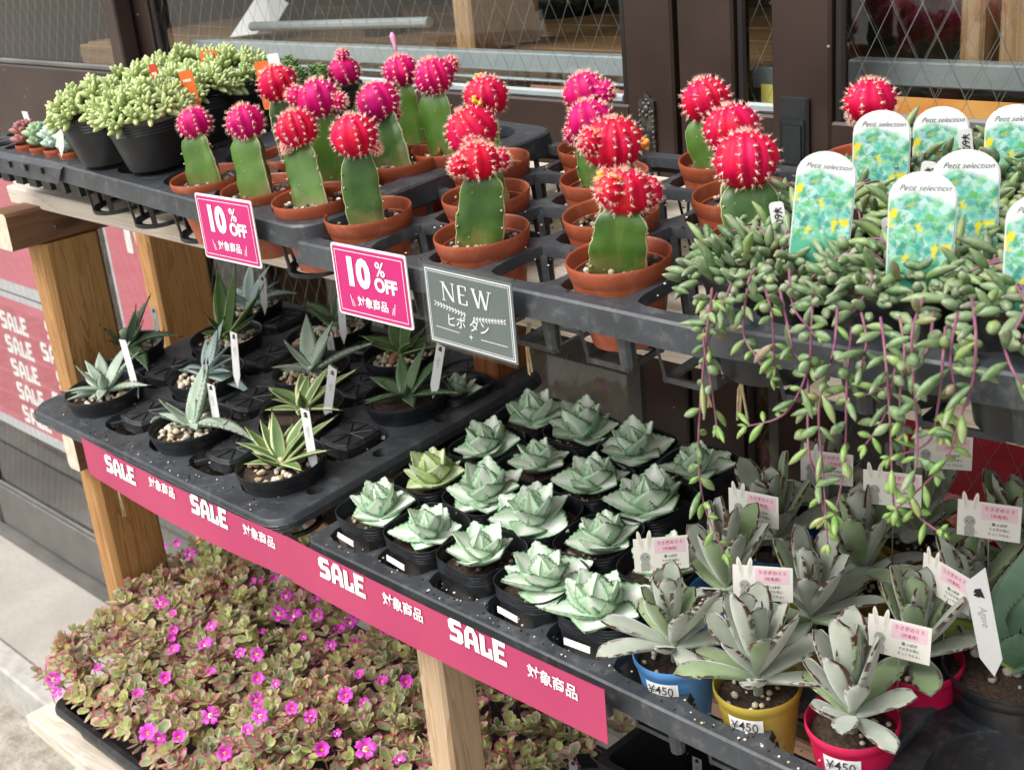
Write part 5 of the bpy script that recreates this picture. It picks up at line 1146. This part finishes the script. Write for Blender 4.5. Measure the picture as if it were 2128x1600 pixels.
# a few long sprigs over the edge
for u, v, Y_ in ((345, 1150, .86), (330, 1180, .84), (400, 1150, .93), (460, 1120, .95), (430, 1125, .95), (1040, 1440, .92), (1100, 1480, .93), (1010, 1550, .88)):
    p = at(u, v, Y_); g = Vector((p.x + prd.uniform(-.01, .03), p.y + .01, mound(p.x, p.y) - .01)); sb.tube([g, (g + p) / 2 + Vector((.004, 0, 0)), p], .0009, 4)
    for j in range(10):
        f = prd.random(); a = prd.uniform(0, 6.3); small_leaf(b, g.lerp(p, .5 + f / 2), Vector((cos(a), sin(a), .5)), Vector((0, 0, 1)), .010, .007, prd.random(), prd.random() * .6)
b.build('foliage', 'portulaca_leaf', mat_t, True, MI_, 'stuff'); sb.build('stems', 'portulaca_stem', mat_t, True, MI_, 'stuff')
b = MB(); N = 6; V = [(0, 0, 0)]
for k, (L_, W_, z_) in enumerate(((.35, .26, .002), (.75, .62, .0035), (1.0, .40, .002))):
    for s_ in (-1, 0, 1): V.append((.0115 * L_ * (1 if s_ or k < 2 else .93), .0115 * W_ * s_ * .62, z_ + abs(s_) * .0008))
b.add(V, [(0, 1, 2), (0, 2, 3), (1, 4, 5, 2), (2, 5, 6, 3), (4, 7, 8, 5), (5, 8, 9, 6)]); petal = b.mesh('petal', 'petal_magenta', True)
b = MB(); b.lathe([(0, .0022), (.0030, .0026), (.0036, .0016)], 10); b.mi = [1] * len(b.f)
for k in range(14): a = prd.uniform(0, 6.3); d = prd.uniform(0, .0022); b.ball((d * cos(a), d * sin(a), prd.uniform(.0035, .0055)), .0008, 5, 4)
heart = b.mesh('stamens', ['stamen_yellow', 'petal_heart'], True)
def hit(u, v):
    d = ray(u, v); t = .56 / d.y
    while t * d.y < 1.03:
        p = CAM + d * t
        if p.z < mound(p.x, p.y) + .004: return p
        t += .004
    return CAM + d * (.95 / d.y)
FL_ = [(335, 1258, 1), (365, 1282, .8), (337, 1142, .9), (368, 1132, .8), (400, 1156, .8), (112, 1416, 1), (124, 1442, .9), (445, 1308, .8), (370, 1362, .9), (205, 1400, .8), (290, 1455, .9), (595, 1243, 1), (580, 1280, .9), (617, 1290, 1), (662, 1280, .95), (672, 1228, 1), (730, 1302, 1), (740, 1342, .9), (810, 1325, .9), (315, 1530, 1.1), (375, 1538, 1), (440, 1490, 1), (470, 1565, 1.1), (530, 1460, 1), (545, 1490, 1), (522, 1525, 1), (762, 1562, 1.35), (800, 1425, 1), (725, 1448, 1), (846, 1418, .9), (668, 1562, 1), (690, 1345, .7), (650, 1492, .7), (790, 1272, .8), (935, 1465, .7), (700, 1240, .8)] + [(prd.uniform(300, 830), prd.uniform(1190, 1420), prd.uniform(.5, .9)) for _ in range(16)] + [(prd.uniform(250, 840), prd.uniform(1400, 1590), prd.uniform(.5, .9)) for _ in range(8)]
for u, v, s_ in FL_:
    p = hit(u, v); fo = bpy.data.objects.new('flower', None); COL.objects.link(fo); fo.parent = mat_t
    tc = (CAM - p).normalized(); nrm = (Vector((prd.uniform(-.5, .5), prd.uniform(-.5, .2), .6)) + tc * .55).normalized()
    fo.matrix_basis = MI_ @ T(p + nrm * .008) @ nrm.to_track_quat('Z', 'Y').to_matrix().to_4x4() @ S(s_ * prd.uniform(.85, 1.3)); r0 = prd.uniform(0, 6)
    cupa = prd.uniform(.1, .5)
    for k in range(5): put('petal', petal, fo, RZ(r0 + k * 2 * pi / 5) @ RY(-cupa) @ RX(.12))
    put('stamens', heart, fo)
# ---------------------------------------------------------------- signs
def rr_plate(parent, name, x0, x1, z0, z1, r, y0, y1, m):
    b = MB(); card(b, rrect_loop(x0, x1, z0, z1, r, 5), y0, y1); return b.build(name, m, parent)
def ten_sign(label, cx, cz, Y, rz=0, ry=0):
    t = thing('discount_sign', label, 'sign', T((cx, Y, cz)) @ RZ(rz) @ RY(ry), 'ten percent off signs')
    rr_plate(t, 'sign_plate', -.052, .052, -.0345, .0345, .003, 0, .0012, 'white_plastic'); rr_plate(t, 'printed_field', -.0497, .0497, -.0322, .0322, .002, -.0004, -.0002, 'sign_pink')
    frame_lines(t, 'printed_border', -.0468, .0468, -.0293, .0293, .0006, -.0007, 'ink_white')
    text('10', .036, 'ink_white', t, -.0175, -.0009, .0085); text('%', .019, 'ink_white', t, .0160, -.0009, .0165); text('off', .0175, 'ink_white', t, .0215, -.0009, .0015)
    text('taisho', .0108, 'ink_white', t, .0, -.0009, -.0185)
    b = MB()
    for x, s_ in ((-.029, -1), (-.0262, -1), (.029, 1), (.0262, 1)):
        z0, z1 = (-.024, -.013) if abs(x) > .028 else (-.024, -.017); dx = s_ * .0022
        b.add([(x - .0004, -.0009, z0), (x + .0004, -.0009, z0), (x + .0004 + dx, -.0009, z1), (x - .0004 + dx, -.0009, z1)], [(0, 1, 2, 3)])
    b.build('printed_strokes', 'ink_white', t)
    return t
ten_sign('ten percent off sign with pink face at the left, below the leaning cacti', -1.139, 1.3405, .6835, 0, radians(-1)); ten_sign('ten percent off sign with pink face next to the grey NEW sign', -.9115, 1.317, .684, radians(1.5), 0)
t = thing('product_sign', 'grey NEW sign with leaf sprays in a clear stand', 'sign', T((-.779, .681, 1.3155)) @ RY(radians(.5)))
rect(t, 'clear_sleeve', -.0565, .0565, -.0385, .0385, -.0014, 'clear_acrylic'); rr_plate(t, 'sign_card', -.0535, .0545, -.0365, .0335, .0006, .0008, .0014, 'sign_slate')
b = MB(); b.add([(.0565, 0, -.0385), (.0565, .034, -.0300), (.0555, .034, -.0385 + .03), (.0565, 0, .0385)], [(0, 1, 2, 3)]); b.add([(-.0565, 0, -.0385), (.0565, 0, -.0385), (.0565, .034, -.0330), (-.0565, .034, -.0330)], [(0, 1, 2, 3)]); b.build('stand_foot', 'clear_acrylic', t)
frame_lines(t, 'printed_border', -.0515, .0525, -.0345, .0315, .0011, .0004, 'ink_white'); frame_lines(t, 'printed_border', -.0492, .0502, -.0322, .0292, .0005, .0004, 'ink_white')
b = MB(); k = [0]
def strk(x0, z0, x1, z1, w0, w1=None):
    w1 = w1 or w0; d = Vector((x1 - x0, z1 - z0)).normalized(); k[0] += 1; y = .00035 - k[0] * .000012
    if abs(d.y) > .3: b.add([(x0 - w0, y, z0), (x0 + w0, y, z0), (x1 + w1, y, z1), (x1 - w1, y, z1)], [(0, 1, 2, 3)])
    else: b.add([(x0, y, z0 - w0), (x1, y, z1 - w1), (x1, y, z1 + w1), (x0, y, z0 + w0)], [(0, 1, 2, 3)])
def serif(x, z, w_): strk(x - w_, z, x + w_, z, .0003)
zb, zt = .0055, .0215
for dx, th in ((0, 1), (.0009, .25)):
    X0 = -.030 + dx; strk(X0, zb, X0, zt, .0005 * th); strk(X0 + .0122, zb, X0, zt, .0015 * th); strk(X0 + .0122, zb, X0 + .0122, zt, .0005 * th); serif(X0, zb, .002); serif(X0 - .0005, zt, .0025); serif(X0 + .0122, zt, .002)
    X0 = -.0098 + dx; strk(X0, zb, X0, zt, .0015 * th); strk(X0, zb, X0 + .0085, zb, .0004); strk(X0, zt, X0 + .008, zt, .0004); strk(X0, .0138, X0 + .0062, .0138, .0004); strk(X0 + .0085, zb, X0 + .0088, zb + .004, .0004); strk(X0 + .008, zt, X0 + .0082, zt - .0035, .0004)
    X0 = .0075 + dx; strk(X0 + .0055, zb, X0, zt, .0015 * th); strk(X0 + .0055, zb, X0 + .0095, zt, .0005 * th); strk(X0 + .0145, zb, X0 + .0095, zt, .0015 * th); strk(X0 + .0145, zb, X0 + .0195, zt, .0005 * th); serif(X0, zt, .0024); serif(X0 + .0195, zt, .0022)
b.build('new_lettering', 'ink_white', t)
b = MB(); k[0] = 0
for s_, xa, xb, za in ((-1, -.004, -.040, .0), (1, .005, .042, -.002)):
    strk(xa, za - .0035, xb, za + .001, .0003)
    for j in range(11):
        f = j / 10; x = xa + (xb - xa) * f; z = za - .0035 + .0045 * f
        for q in (1, -1): y = .0002 - (j * 2 + q) * .000004; b.add([(x, y, z), (x + s_ * .0016, y, z + q * .0007), (x + s_ * .0030, y, z + q * .0024), (x + s_ * .0008, y, z + q * .0018)], [(0, 1, 2, 3)])
b.build('printed_sprays', 'ink_white', t)
text('hibotan', .0125, 'ink_white', t, -.003, -.0001, -.0125)
b = MB(); k[0] = 0; strk(-.044, -.0205, -.014, -.0215, .0003); strk(.012, -.0225, .044, -.0225, .0003); b.add([(-.0028, .0003, -.0225), (0, .0003, -.0233), (.0028, .0003, -.0225), (0, .0003, -.0217)], [(0, 1, 2, 3)]); b.add([(-.0006, .00026, -.0225), (0, .00026, -.0258), (.0006, .00026, -.0225), (0, .00026, -.0192)], [(0, 1, 2, 3)]); b.build('printed_lines', 'ink_white', t)
def banner(label, x0, x1, z0, z1, Y, texts, bow, tear=False):
    t = thing('sale_banner', label, 'banner', T(((x0 + x1) / 2, Y, z0)), 'sale banners on the lower tray'); hw = (x1 - x0) / 2; h = z1 - z0; n = 40
    def yw(x, f): return -.002 - bow * (.5 + .5 * sin(x * 11 + x0 * 3)) * (1 - f) 
    def zs(x): return bow * 1.6 * ((x / hw) ** 2 - 1)
    b = MB(); V = []
    for k in range(n + 1):
        x = -hw + 2 * hw * k / n
        for f in (0, .5, 1): V.append((x, yw(x, f), h * f + zs(x)))
    nn = len(V); V += [(x, y + .0006, z) for x, y, z in V]
    b.add(V, [(3 * k + j, 3 * k + 3 + j, 3 * k + 4 + j, 3 * k + 1 + j) for k in range(n) for j in range(2)] + [(nn + 3 * k + 1 + j, nn + 3 * k + 4 + j, nn + 3 * k + 3 + j, nn + 3 * k + j) for k in range(n) for j in range(2)]); b.build('strip', 'banner_pink', t, True)
    for u, v, kind in texts:
        p = at(u, v, Y); lx = p.x - (x0 + x1) / 2; lz = p.z - z0
        sl = (yw(lx, 1) - yw(lx, 0)) / h; M_ = T((lx, yw(lx, lz / h) - .0010, lz)) @ RX(-math.atan(sl)) @ RZ(math.atan((yw(lx + .01, .5) - yw(lx - .01, .5)) / .02))
        if kind == 's': put('sale_lettering', SALE, t, M_ @ S(.0255))
        else: text('taisho', .0158, 'ink_white', t, 0, 0, 0, extra=M_)
banner('red-pink SALE banner under the agave tray at the left', -1.604, -1.121, .9375, .9925, .6845, ((255, 974, 's'), (342, 1012, 't'), (440, 1060, 's'), (543, 1113, 't')), .004)
banner('pink SALE banner under the rosette tray ending in a slanted corner', -1.124, -.654, .9375, .9945, .6825, ((716, 1196, 's'), (842, 1260, 't'), (997, 1330, 's'), (1152, 1415, 't')), .0022)
# ---------------------------------------------------------------- stakes and tags
def stake(label, top, bot, w_, m='white_plastic', ink=None, group='white plant stakes', slant=.3, yaw=.35, name='plant_stake', mark=True):
    d = (top - bot); L = d.length; zax = d.normalized(); xax = Vector((cos(yaw), sin(yaw), 0)); yax = zax.cross(xax).normalized(); xax = yax.cross(zax).normalized()
    M_ = Matrix(((xax.x, yax.x, zax.x, bot.x), (xax.y, yax.y, zax.y, bot.y), (xax.z, yax.z, zax.z, bot.z), (0, 0, 0, 1))); t = thing(name, label, 'tag', M_, group)
    b = MB(); card(b, [(-w_ / 2, .006), (0, -.012), (w_ / 2, .006), (w_ / 2, L - slant * w_), (-w_ / 2, L)], -.0004, .0004); b.build('blade', m, t)
    if mark:
        b = MB()
        for k, (x, z, s_) in enumerate(((0, .90, .22), (.08, .86, .16), (-.1, .86, .14))): b.add([(w_ * (x - s_), -.0007 - k * 1e-5, L * z), (w_ * (x + s_), -.0007 - k * 1e-5, L * z - w_ * s_), (w_ * (x + s_ * .6), -.0007 - k * 1e-5, L * z + w_ * s_), (w_ * (x - s_ * .5), -.0007 - k * 1e-5, L * z + w_ * s_ * .8)], [(0, 1, 2, 3)])
        b.build('printed_mark', 'ink_black', t); text('agave', w_ * .48, 'ink_rabbit', t, 0, 0, 0, 'printed_name', T((w_ * .05, -.0007, L * .60)) @ RY(pi / 2))
    return t
for lab, (u0, v0), (u1, v1), Y0, Y1, w_ in (
    ('blank white stake in the front left agave pot', (254, 704), (284, 812), .80, .795, .0115), ('white stake standing beside the withered agave', (318, 637), (332, 716), .92, .915, .010), ('white stake in the pot of the blue-grey agave', (485, 688), (493, 790), .875, .865, .0115),
    ('white stake in the front middle agave pot', (437, 796), (452, 884), .80, .795, .012), ('white stake behind the toothed grey-green agave', (682, 686), (695, 762), 1.02, 1.015, .012), ('leaning white stake in the white-edged agave pot', (692, 762), (680, 862), .87, .885, .012),
    ('white stake in the front right corner agave pot', (633, 848), (652, 968), .79, .79, .0125), ('white stake beside the glossy agave, under the NEW sign', (917, 714), (902, 812), 1.0, .99, .0125), ('grey-looking stake at the back left of the agave tray', (545, 572), (550, 640), 1.06, 1.055, .0125), ('grey-looking stake at the back near the first sign', (708, 618), (714, 700), 1.06, 1.055, .0125)):
    stake(lab, at(u0, v0, Y0), at(u1, v1, Y1), w_, mark='blank' not in lab)
for lab, (u0, v0), (u1, v1), Y0, w_ in (('leaning white stake over the tiny dark red rosette', (50, 230), (72, 296), .80, .010), ('white stake among the tiny pale rosettes', (131, 230), (136, 300), .735, .012), ('second white stake among the tiny pale rosettes, nearer', (121, 246), (127, 310), .725, .012)):
    stake(lab, at(u0, v0, Y0), at(u1, v1, Y0), w_, mark=False)
def flat_tag(name, label, u, v, Y, w_, h, m, yaw=.4, roll=0, group=None, r=.003):
    p = at(u, v, Y); t = thing(name, label, 'tag', T(p) @ RZ(yaw) @ RY(roll), group)
    rr_plate(t, 'tag_plate', -w_ / 2, w_ / 2, -h, .0, r, -.0004, .0004, m); return t
for lab, u, v, Y, w_, m, rl in (('orange tag standing in the middle bean-leaved succulent', 384, 148, .80, .020, 'tag_orange', -.12), ('orange tag right of the bean-leaved succulents', 542, 128, .86, .020, 'tag_orange', -.08), ('orange tag at the very back by the door', 432, 106, .90, .026, 'tag_orange', 0), ('small red tag at the back left of the succulents', 316, 134, .80, .012, 'tag_red', -.1)):
    t = flat_tag('colour_tag', lab, u, v, Y, w_, .055, m, .35, rl, 'orange tags in the green succulents'); rect(t, 'printed_band', -w_ * .32, w_ * .3, -.0125, -.0095, -.0006, 'ink_orange_pale')
flat_tag('price_stake', 'small white stake left of the big orange tag', 357, 162, .82, .009, .04, 'white_plastic', .35, -.25); flat_tag('price_stake', 'white card behind the orange tag, against the glass', 566, 112, .93, .018, .05, 'white_plastic', .3, -.1)
b = MB(); lp = [(-.020, 0), (.020, 0)] + [(.020 , .066)] + [(.020 * cos(a) , .066 + .017 * sin(a)) for a in [radians(x) for x in range(12, 176, 14)]] + [(-.020, .066)]; card(b, lp, -.0004, .0004); PT = b.mesh('tag_plate', 'tag_print', False)
b = MB(); lp2 = [(x * 1.05, z * 1.013 - .0002) for x, z in lp]; card(b, lp2, .0006, .0010); PTB = b.mesh('tag_back', 'white_plastic', False)
for lab, u, v, Y, yaw, roll, sc_ in (
    ('printed plant tag nearest the cacti, leaning left', 1722, 318, .775, .40, .10, 1.0), ('printed plant tag below the pinkish cactus, tallest standing', 1834, 232, .92, .42, .02, 1.06), ('printed plant tag at the back between taller ones', 1957, 224, .985, .45, .0, 1.05), ('printed plant tag in front, lowest of the group', 1920, 360, .765, .42, .02, 1.03),
    ('printed plant tag just behind the lowest one', 2010, 314, .825, .42, .0, 1.05), ('printed plant tag at the back at the right edge', 2112, 220, .97, .42, .0, 1.05), ('printed plant tag cut by the right edge', 2168, 406, .77, .42, .0, 1.0)):
    p = at(u, v, Y); t = thing('printed_tag', lab, 'tag', T(p) @ RZ(yaw) @ RY(roll) @ S(sc_) @ T((0, 0, -.083)), 'printed plant tags in the string succulents')
    put('tag_plate', PT, t); put('tag_back', PTB, t); text('petit', .0055, 'ink_black', t, .001, -.0007, .0735, 'lettering', T((0, 0, .0)) ); b = MB(); b.box(-.004, .004, -.0003, .0003, -.03, .002); b.build('stake', 'white_plastic', t)
for lab, u, v, Y, rl in (('white price stake reading in yen, beside the red cactus', 1612, 420, .80, .25), ('white price stake left of the lowest plant tag', 1846, 452, .825, .3), ('white price stake behind the second-row plant tag', 1932, 336, .88, -.2), ('white price stake at the back between plant tags', 2004, 268, .99, .2)):
    t = flat_tag('price_stake', lab, u, v, Y, .0112, .034, 'white_plastic', .4, -rl * .6, 'price stakes'); text('y60', .0085, 'ink_black', t, 0, 0, 0, 'printed_price', T((0, -.0008, -.011)) @ RY(pi / 2))
# cards with rabbit ears
def ell(cx, cz, rx, rz, n=14, a=0): return [(cx + rx * cos(2 * pi * i / n) * cos(a) - rz * sin(2 * pi * i / n) * sin(a), cz + rx * cos(2 * pi * i / n) * sin(a) + rz * sin(2 * pi * i / n) * cos(a)) for i in range(n)]
def flat(b, loop, y, mi=0): b.add([(x, y, z) for x, z in loop], [tuple(range(len(loop)))], mi)
def arabbit():
    b = MB()
    flat(b, ell(-.0150, -.0025, .0046, .0052), -.00062, 0); flat(b, ell(-.0150, -.0105, .0043, .0055), -.00058, 0)
    flat(b, ell(-.0177, -.0145, .0014, .0022, 8), -.00064, 0); flat(b, ell(-.0150, -.0145, .0012, .0022, 8), -.00065, 0); flat(b, ell(-.0122, -.0145, .0014, .0022, 8), -.00066, 0); flat(b, ell(-.0098, -.0125, .0016, .0016, 8), -.00055, 1)
    for x, z in ((-.0170, -.0020), (-.0128, -.0020)): flat(b, ell(x, z, .00055, .0007, 8), -.0008, 2)
    flat(b, ell(-.0150, -.0040, .0006, .0004, 6), -.0008, 2)
    return b.mesh('printed_rabbit', ['ink_rabbit', 'ink_rabbit_ear', 'ink_black'], False)
ARB = arabbit()
def rabbit_card(label, u, v, Y, yaw, pitch=0, roll=0, sc_=1.0):
    p = at(u, v, Y); t = thing('rabbit_tag', label, 'tag', T(p) @ RZ(yaw) @ RX(pitch) @ RY(roll) @ S(sc_), 'cards with rabbit ears in the furry plants')
    b = MB(); card(b, [(-.025, -.0165), (.025, -.0165), (.025, .0165), (-.025, .0165)], -.0003, .0003); b.build('card', 'paper_warm', t)
    for s_ in (-1, 1):
        b = MB(); card(b, ell(-.0150 + s_ * .0042, .0095 + .0055, .0022, .0095, 14, -s_ * .14), -.0006, .0001); e = b.build('ear', 'paper_warm', t)
        b = MB(); flat(b, ell(-.0150 + s_ * .0042, .0095 + .0055, .0011, .0065, 10, -s_ * .14), -.0008); b.build('inner_ear', 'ink_rabbit_ear', e)
    put('printed_rabbit', ARB, t); rect(t, 'printed_field', -.006, .0222, .0010, .0145, -.0005, 'ink_pale_pink')
    text('usagi', .0041, 'ink_rose', t, .0082, -.0007, .0108); text('tsuki', .0036, 'ink_rose', t, .0082, -.0007, .0048); text('ha1', .0031, 'ink_black', t, .0085, -.0007, -.0028); text('ha2', .0028, 'ink_black', t, .0085, -.0007, -.0072); text('ha3', .0028, 'ink_black', t, .0085, -.0007, -.0118)
    b = MB(); b.tube([(.0, .001, -.010), (.001, .001, -.04), (.001, .002, -.078)], .0006, 5); b.build('wire_pick', 'wire', t, True)
for a in (('rabbit card between the striped rosettes and the blue pot', 1374, 1150, .80, .80, -.05, 0), ('rabbit card standing square above the yellow pot plant', 1585, 1212, .79, .50, 0, 0), ('rabbit card leaning above the front red pot plant', 1868, 1328, .80, .22, -.05, .02), ('narrow-looking rabbit card beside the printed stake', 1966, 1212, .85, -.28, .0, .05),
          ('rabbit card behind the blue pot plant, below the long strand', 1566, 1056, .885, .18, 0, 0), ('rabbit card in shade behind the hanging strands, left one', 1718, 972, .97, .33, 0, 0), ('rabbit card half covered by the strands in the middle', 1854, 1016, .93, .36, 0, 0), ('rabbit card against the red poster behind the strands', 1960, 940, 1.0, .45, 0, 0), ('rabbit card at the right above the furry plants', 2055, 1082, .92, .30, 0, 0)):
    rabbit_card(*a)
stake('white printed stake beside the broad-leaved agave', at(2030, 1212, .82), at(2062, 1380, .835), .017, slant=-.9, yaw=.3)
# ---------------------------------------------------------------- things in the dark under the right half
t = thing('plastic_crate', 'black crate with pale lettering in the shade under the rosette tray', 'crate', T((-.60, 1.0, .464)))
b = MB(); L = [[(x, y, z) for x, y in rrect_loop(-.28 - a, .28 + a, -.10 - a, .10 + a, .012)] for a, z in ((-.01, 0), (0, .20), (.006, .20), (.006, .215), (-.004, .215), (-.014, .004))]
n = len(L[0]); b.add([p for l in L for p in l], [(k * n + i, k * n + (i + 1) % n, (k + 1) * n + (i + 1) % n, (k + 1) * n + i) for k in range(5) for i in range(n)] + [tuple(range(n))]); smoothmod(b.build('crate_body', 'rubber', t), 35)
text('sS', .05, 'ink_rabbit', t, -.10, -.1145, .150); text('s29', .045, 'ink_rabbit', t, -.16, -.1135, .085)
b = MB(); b.bbox(-.98, -.90, .90, .98, .4635, .50, .001, axis=1); tag(b.build('cardboard', 'wood_beam'), 'brown cardboard scrap on the lowest board in shade', 'cardboard')
def under_pot(label, x, y, r, leaves, seed):
    t = thing('potted_agave', label, 'agave', T((x, y, .4635 + .085)), 'small potted agaves'); put('pot', pot_mesh('pot', r, .085, 'pot_black', .012, .8, -.012), t); put('soil', soil_mesh('soil', r * .87, -.013), t)
    for az, el, k_, s_ in leaves: lplace('leaf', AG['agave_striped'][k_], t, (0, 0, -.006), radians(az), radians(el), 0, s_)
g_ = at(1375, 1625, Z=.56); under_pot('striped agave in a dark pot under the blue pot', g_.x, g_.y, .055, [(150, 62, 1, 1.2), (95, 80, 1, 1.3), (50, 66, 1, 1.2), (200, 40, 1, 1), (-20, 50, 1, 1)], 1)
h_ = at(1225, 1640, Z=.56); under_pot('empty-looking dark pot in the shade beside the crate', h_.x, h_.y, .06, [], 2)
for lab, u, v, Y in (('small white stake low in the shade under the banner end', 1190, 1576, .612), ('small white stake low in the shade under the yellow pot', 1448, 1572, .605)):
    p = at(u, v, Z=Y); stake(lab, p, p - Vector((0, 0, p.z - .553)), .012)

# spilled soil and perlite on the trays, screws in the posts
b = MB(); w_ = MB(); r_ = random.Random(3)
for k in range(420):
    if k % 3 == 0: x, y = r_.uniform(-1.0, -.56), r_.uniform(.70, 1.0); z = upz(y)
    elif k % 3 == 1: x, y = r_.uniform(-1.77, -1.19), r_.uniform(.70, .74) if k % 2 else r_.uniform(.71, 1.05); z = loz(y) + .0032
    else: x, y = r_.uniform(-1.10, -.45), r_.uniform(.705, .725); z = loz(y)
    (w_ if r_.random() < .4 else b).ball((x, y, z + .0006), r_.uniform(.0005, .0016), 5, 4, sc=(1, 1, .7))
o = b.build('spilled_soil', 'soil', None, True); o['kind'] = 'stuff'; o['label'] = 'dark crumbs of soil spilled on the trays'; o['category'] = 'soil'
o = w_.build('spilled_grit', 'pebble', None, True); o['kind'] = 'stuff'; o['label'] = 'pale grit crumbs spilled on the trays'; o['category'] = 'grit'
sm = MB(); sm.lathe([(0, .0012), (.003, .0010), (.0034, 0)], 10); sme = sm.mesh('screw', 'brass_old', True)
for x, y, z in ((-1.7998, .80, 1.235), (-1.7998, .835, 1.25), (-1.7978, .80, .885), (-.9565, .765, .86)): put('screw', sme, rack, RI @ T((x, y, z)) @ RY(pi / 2))
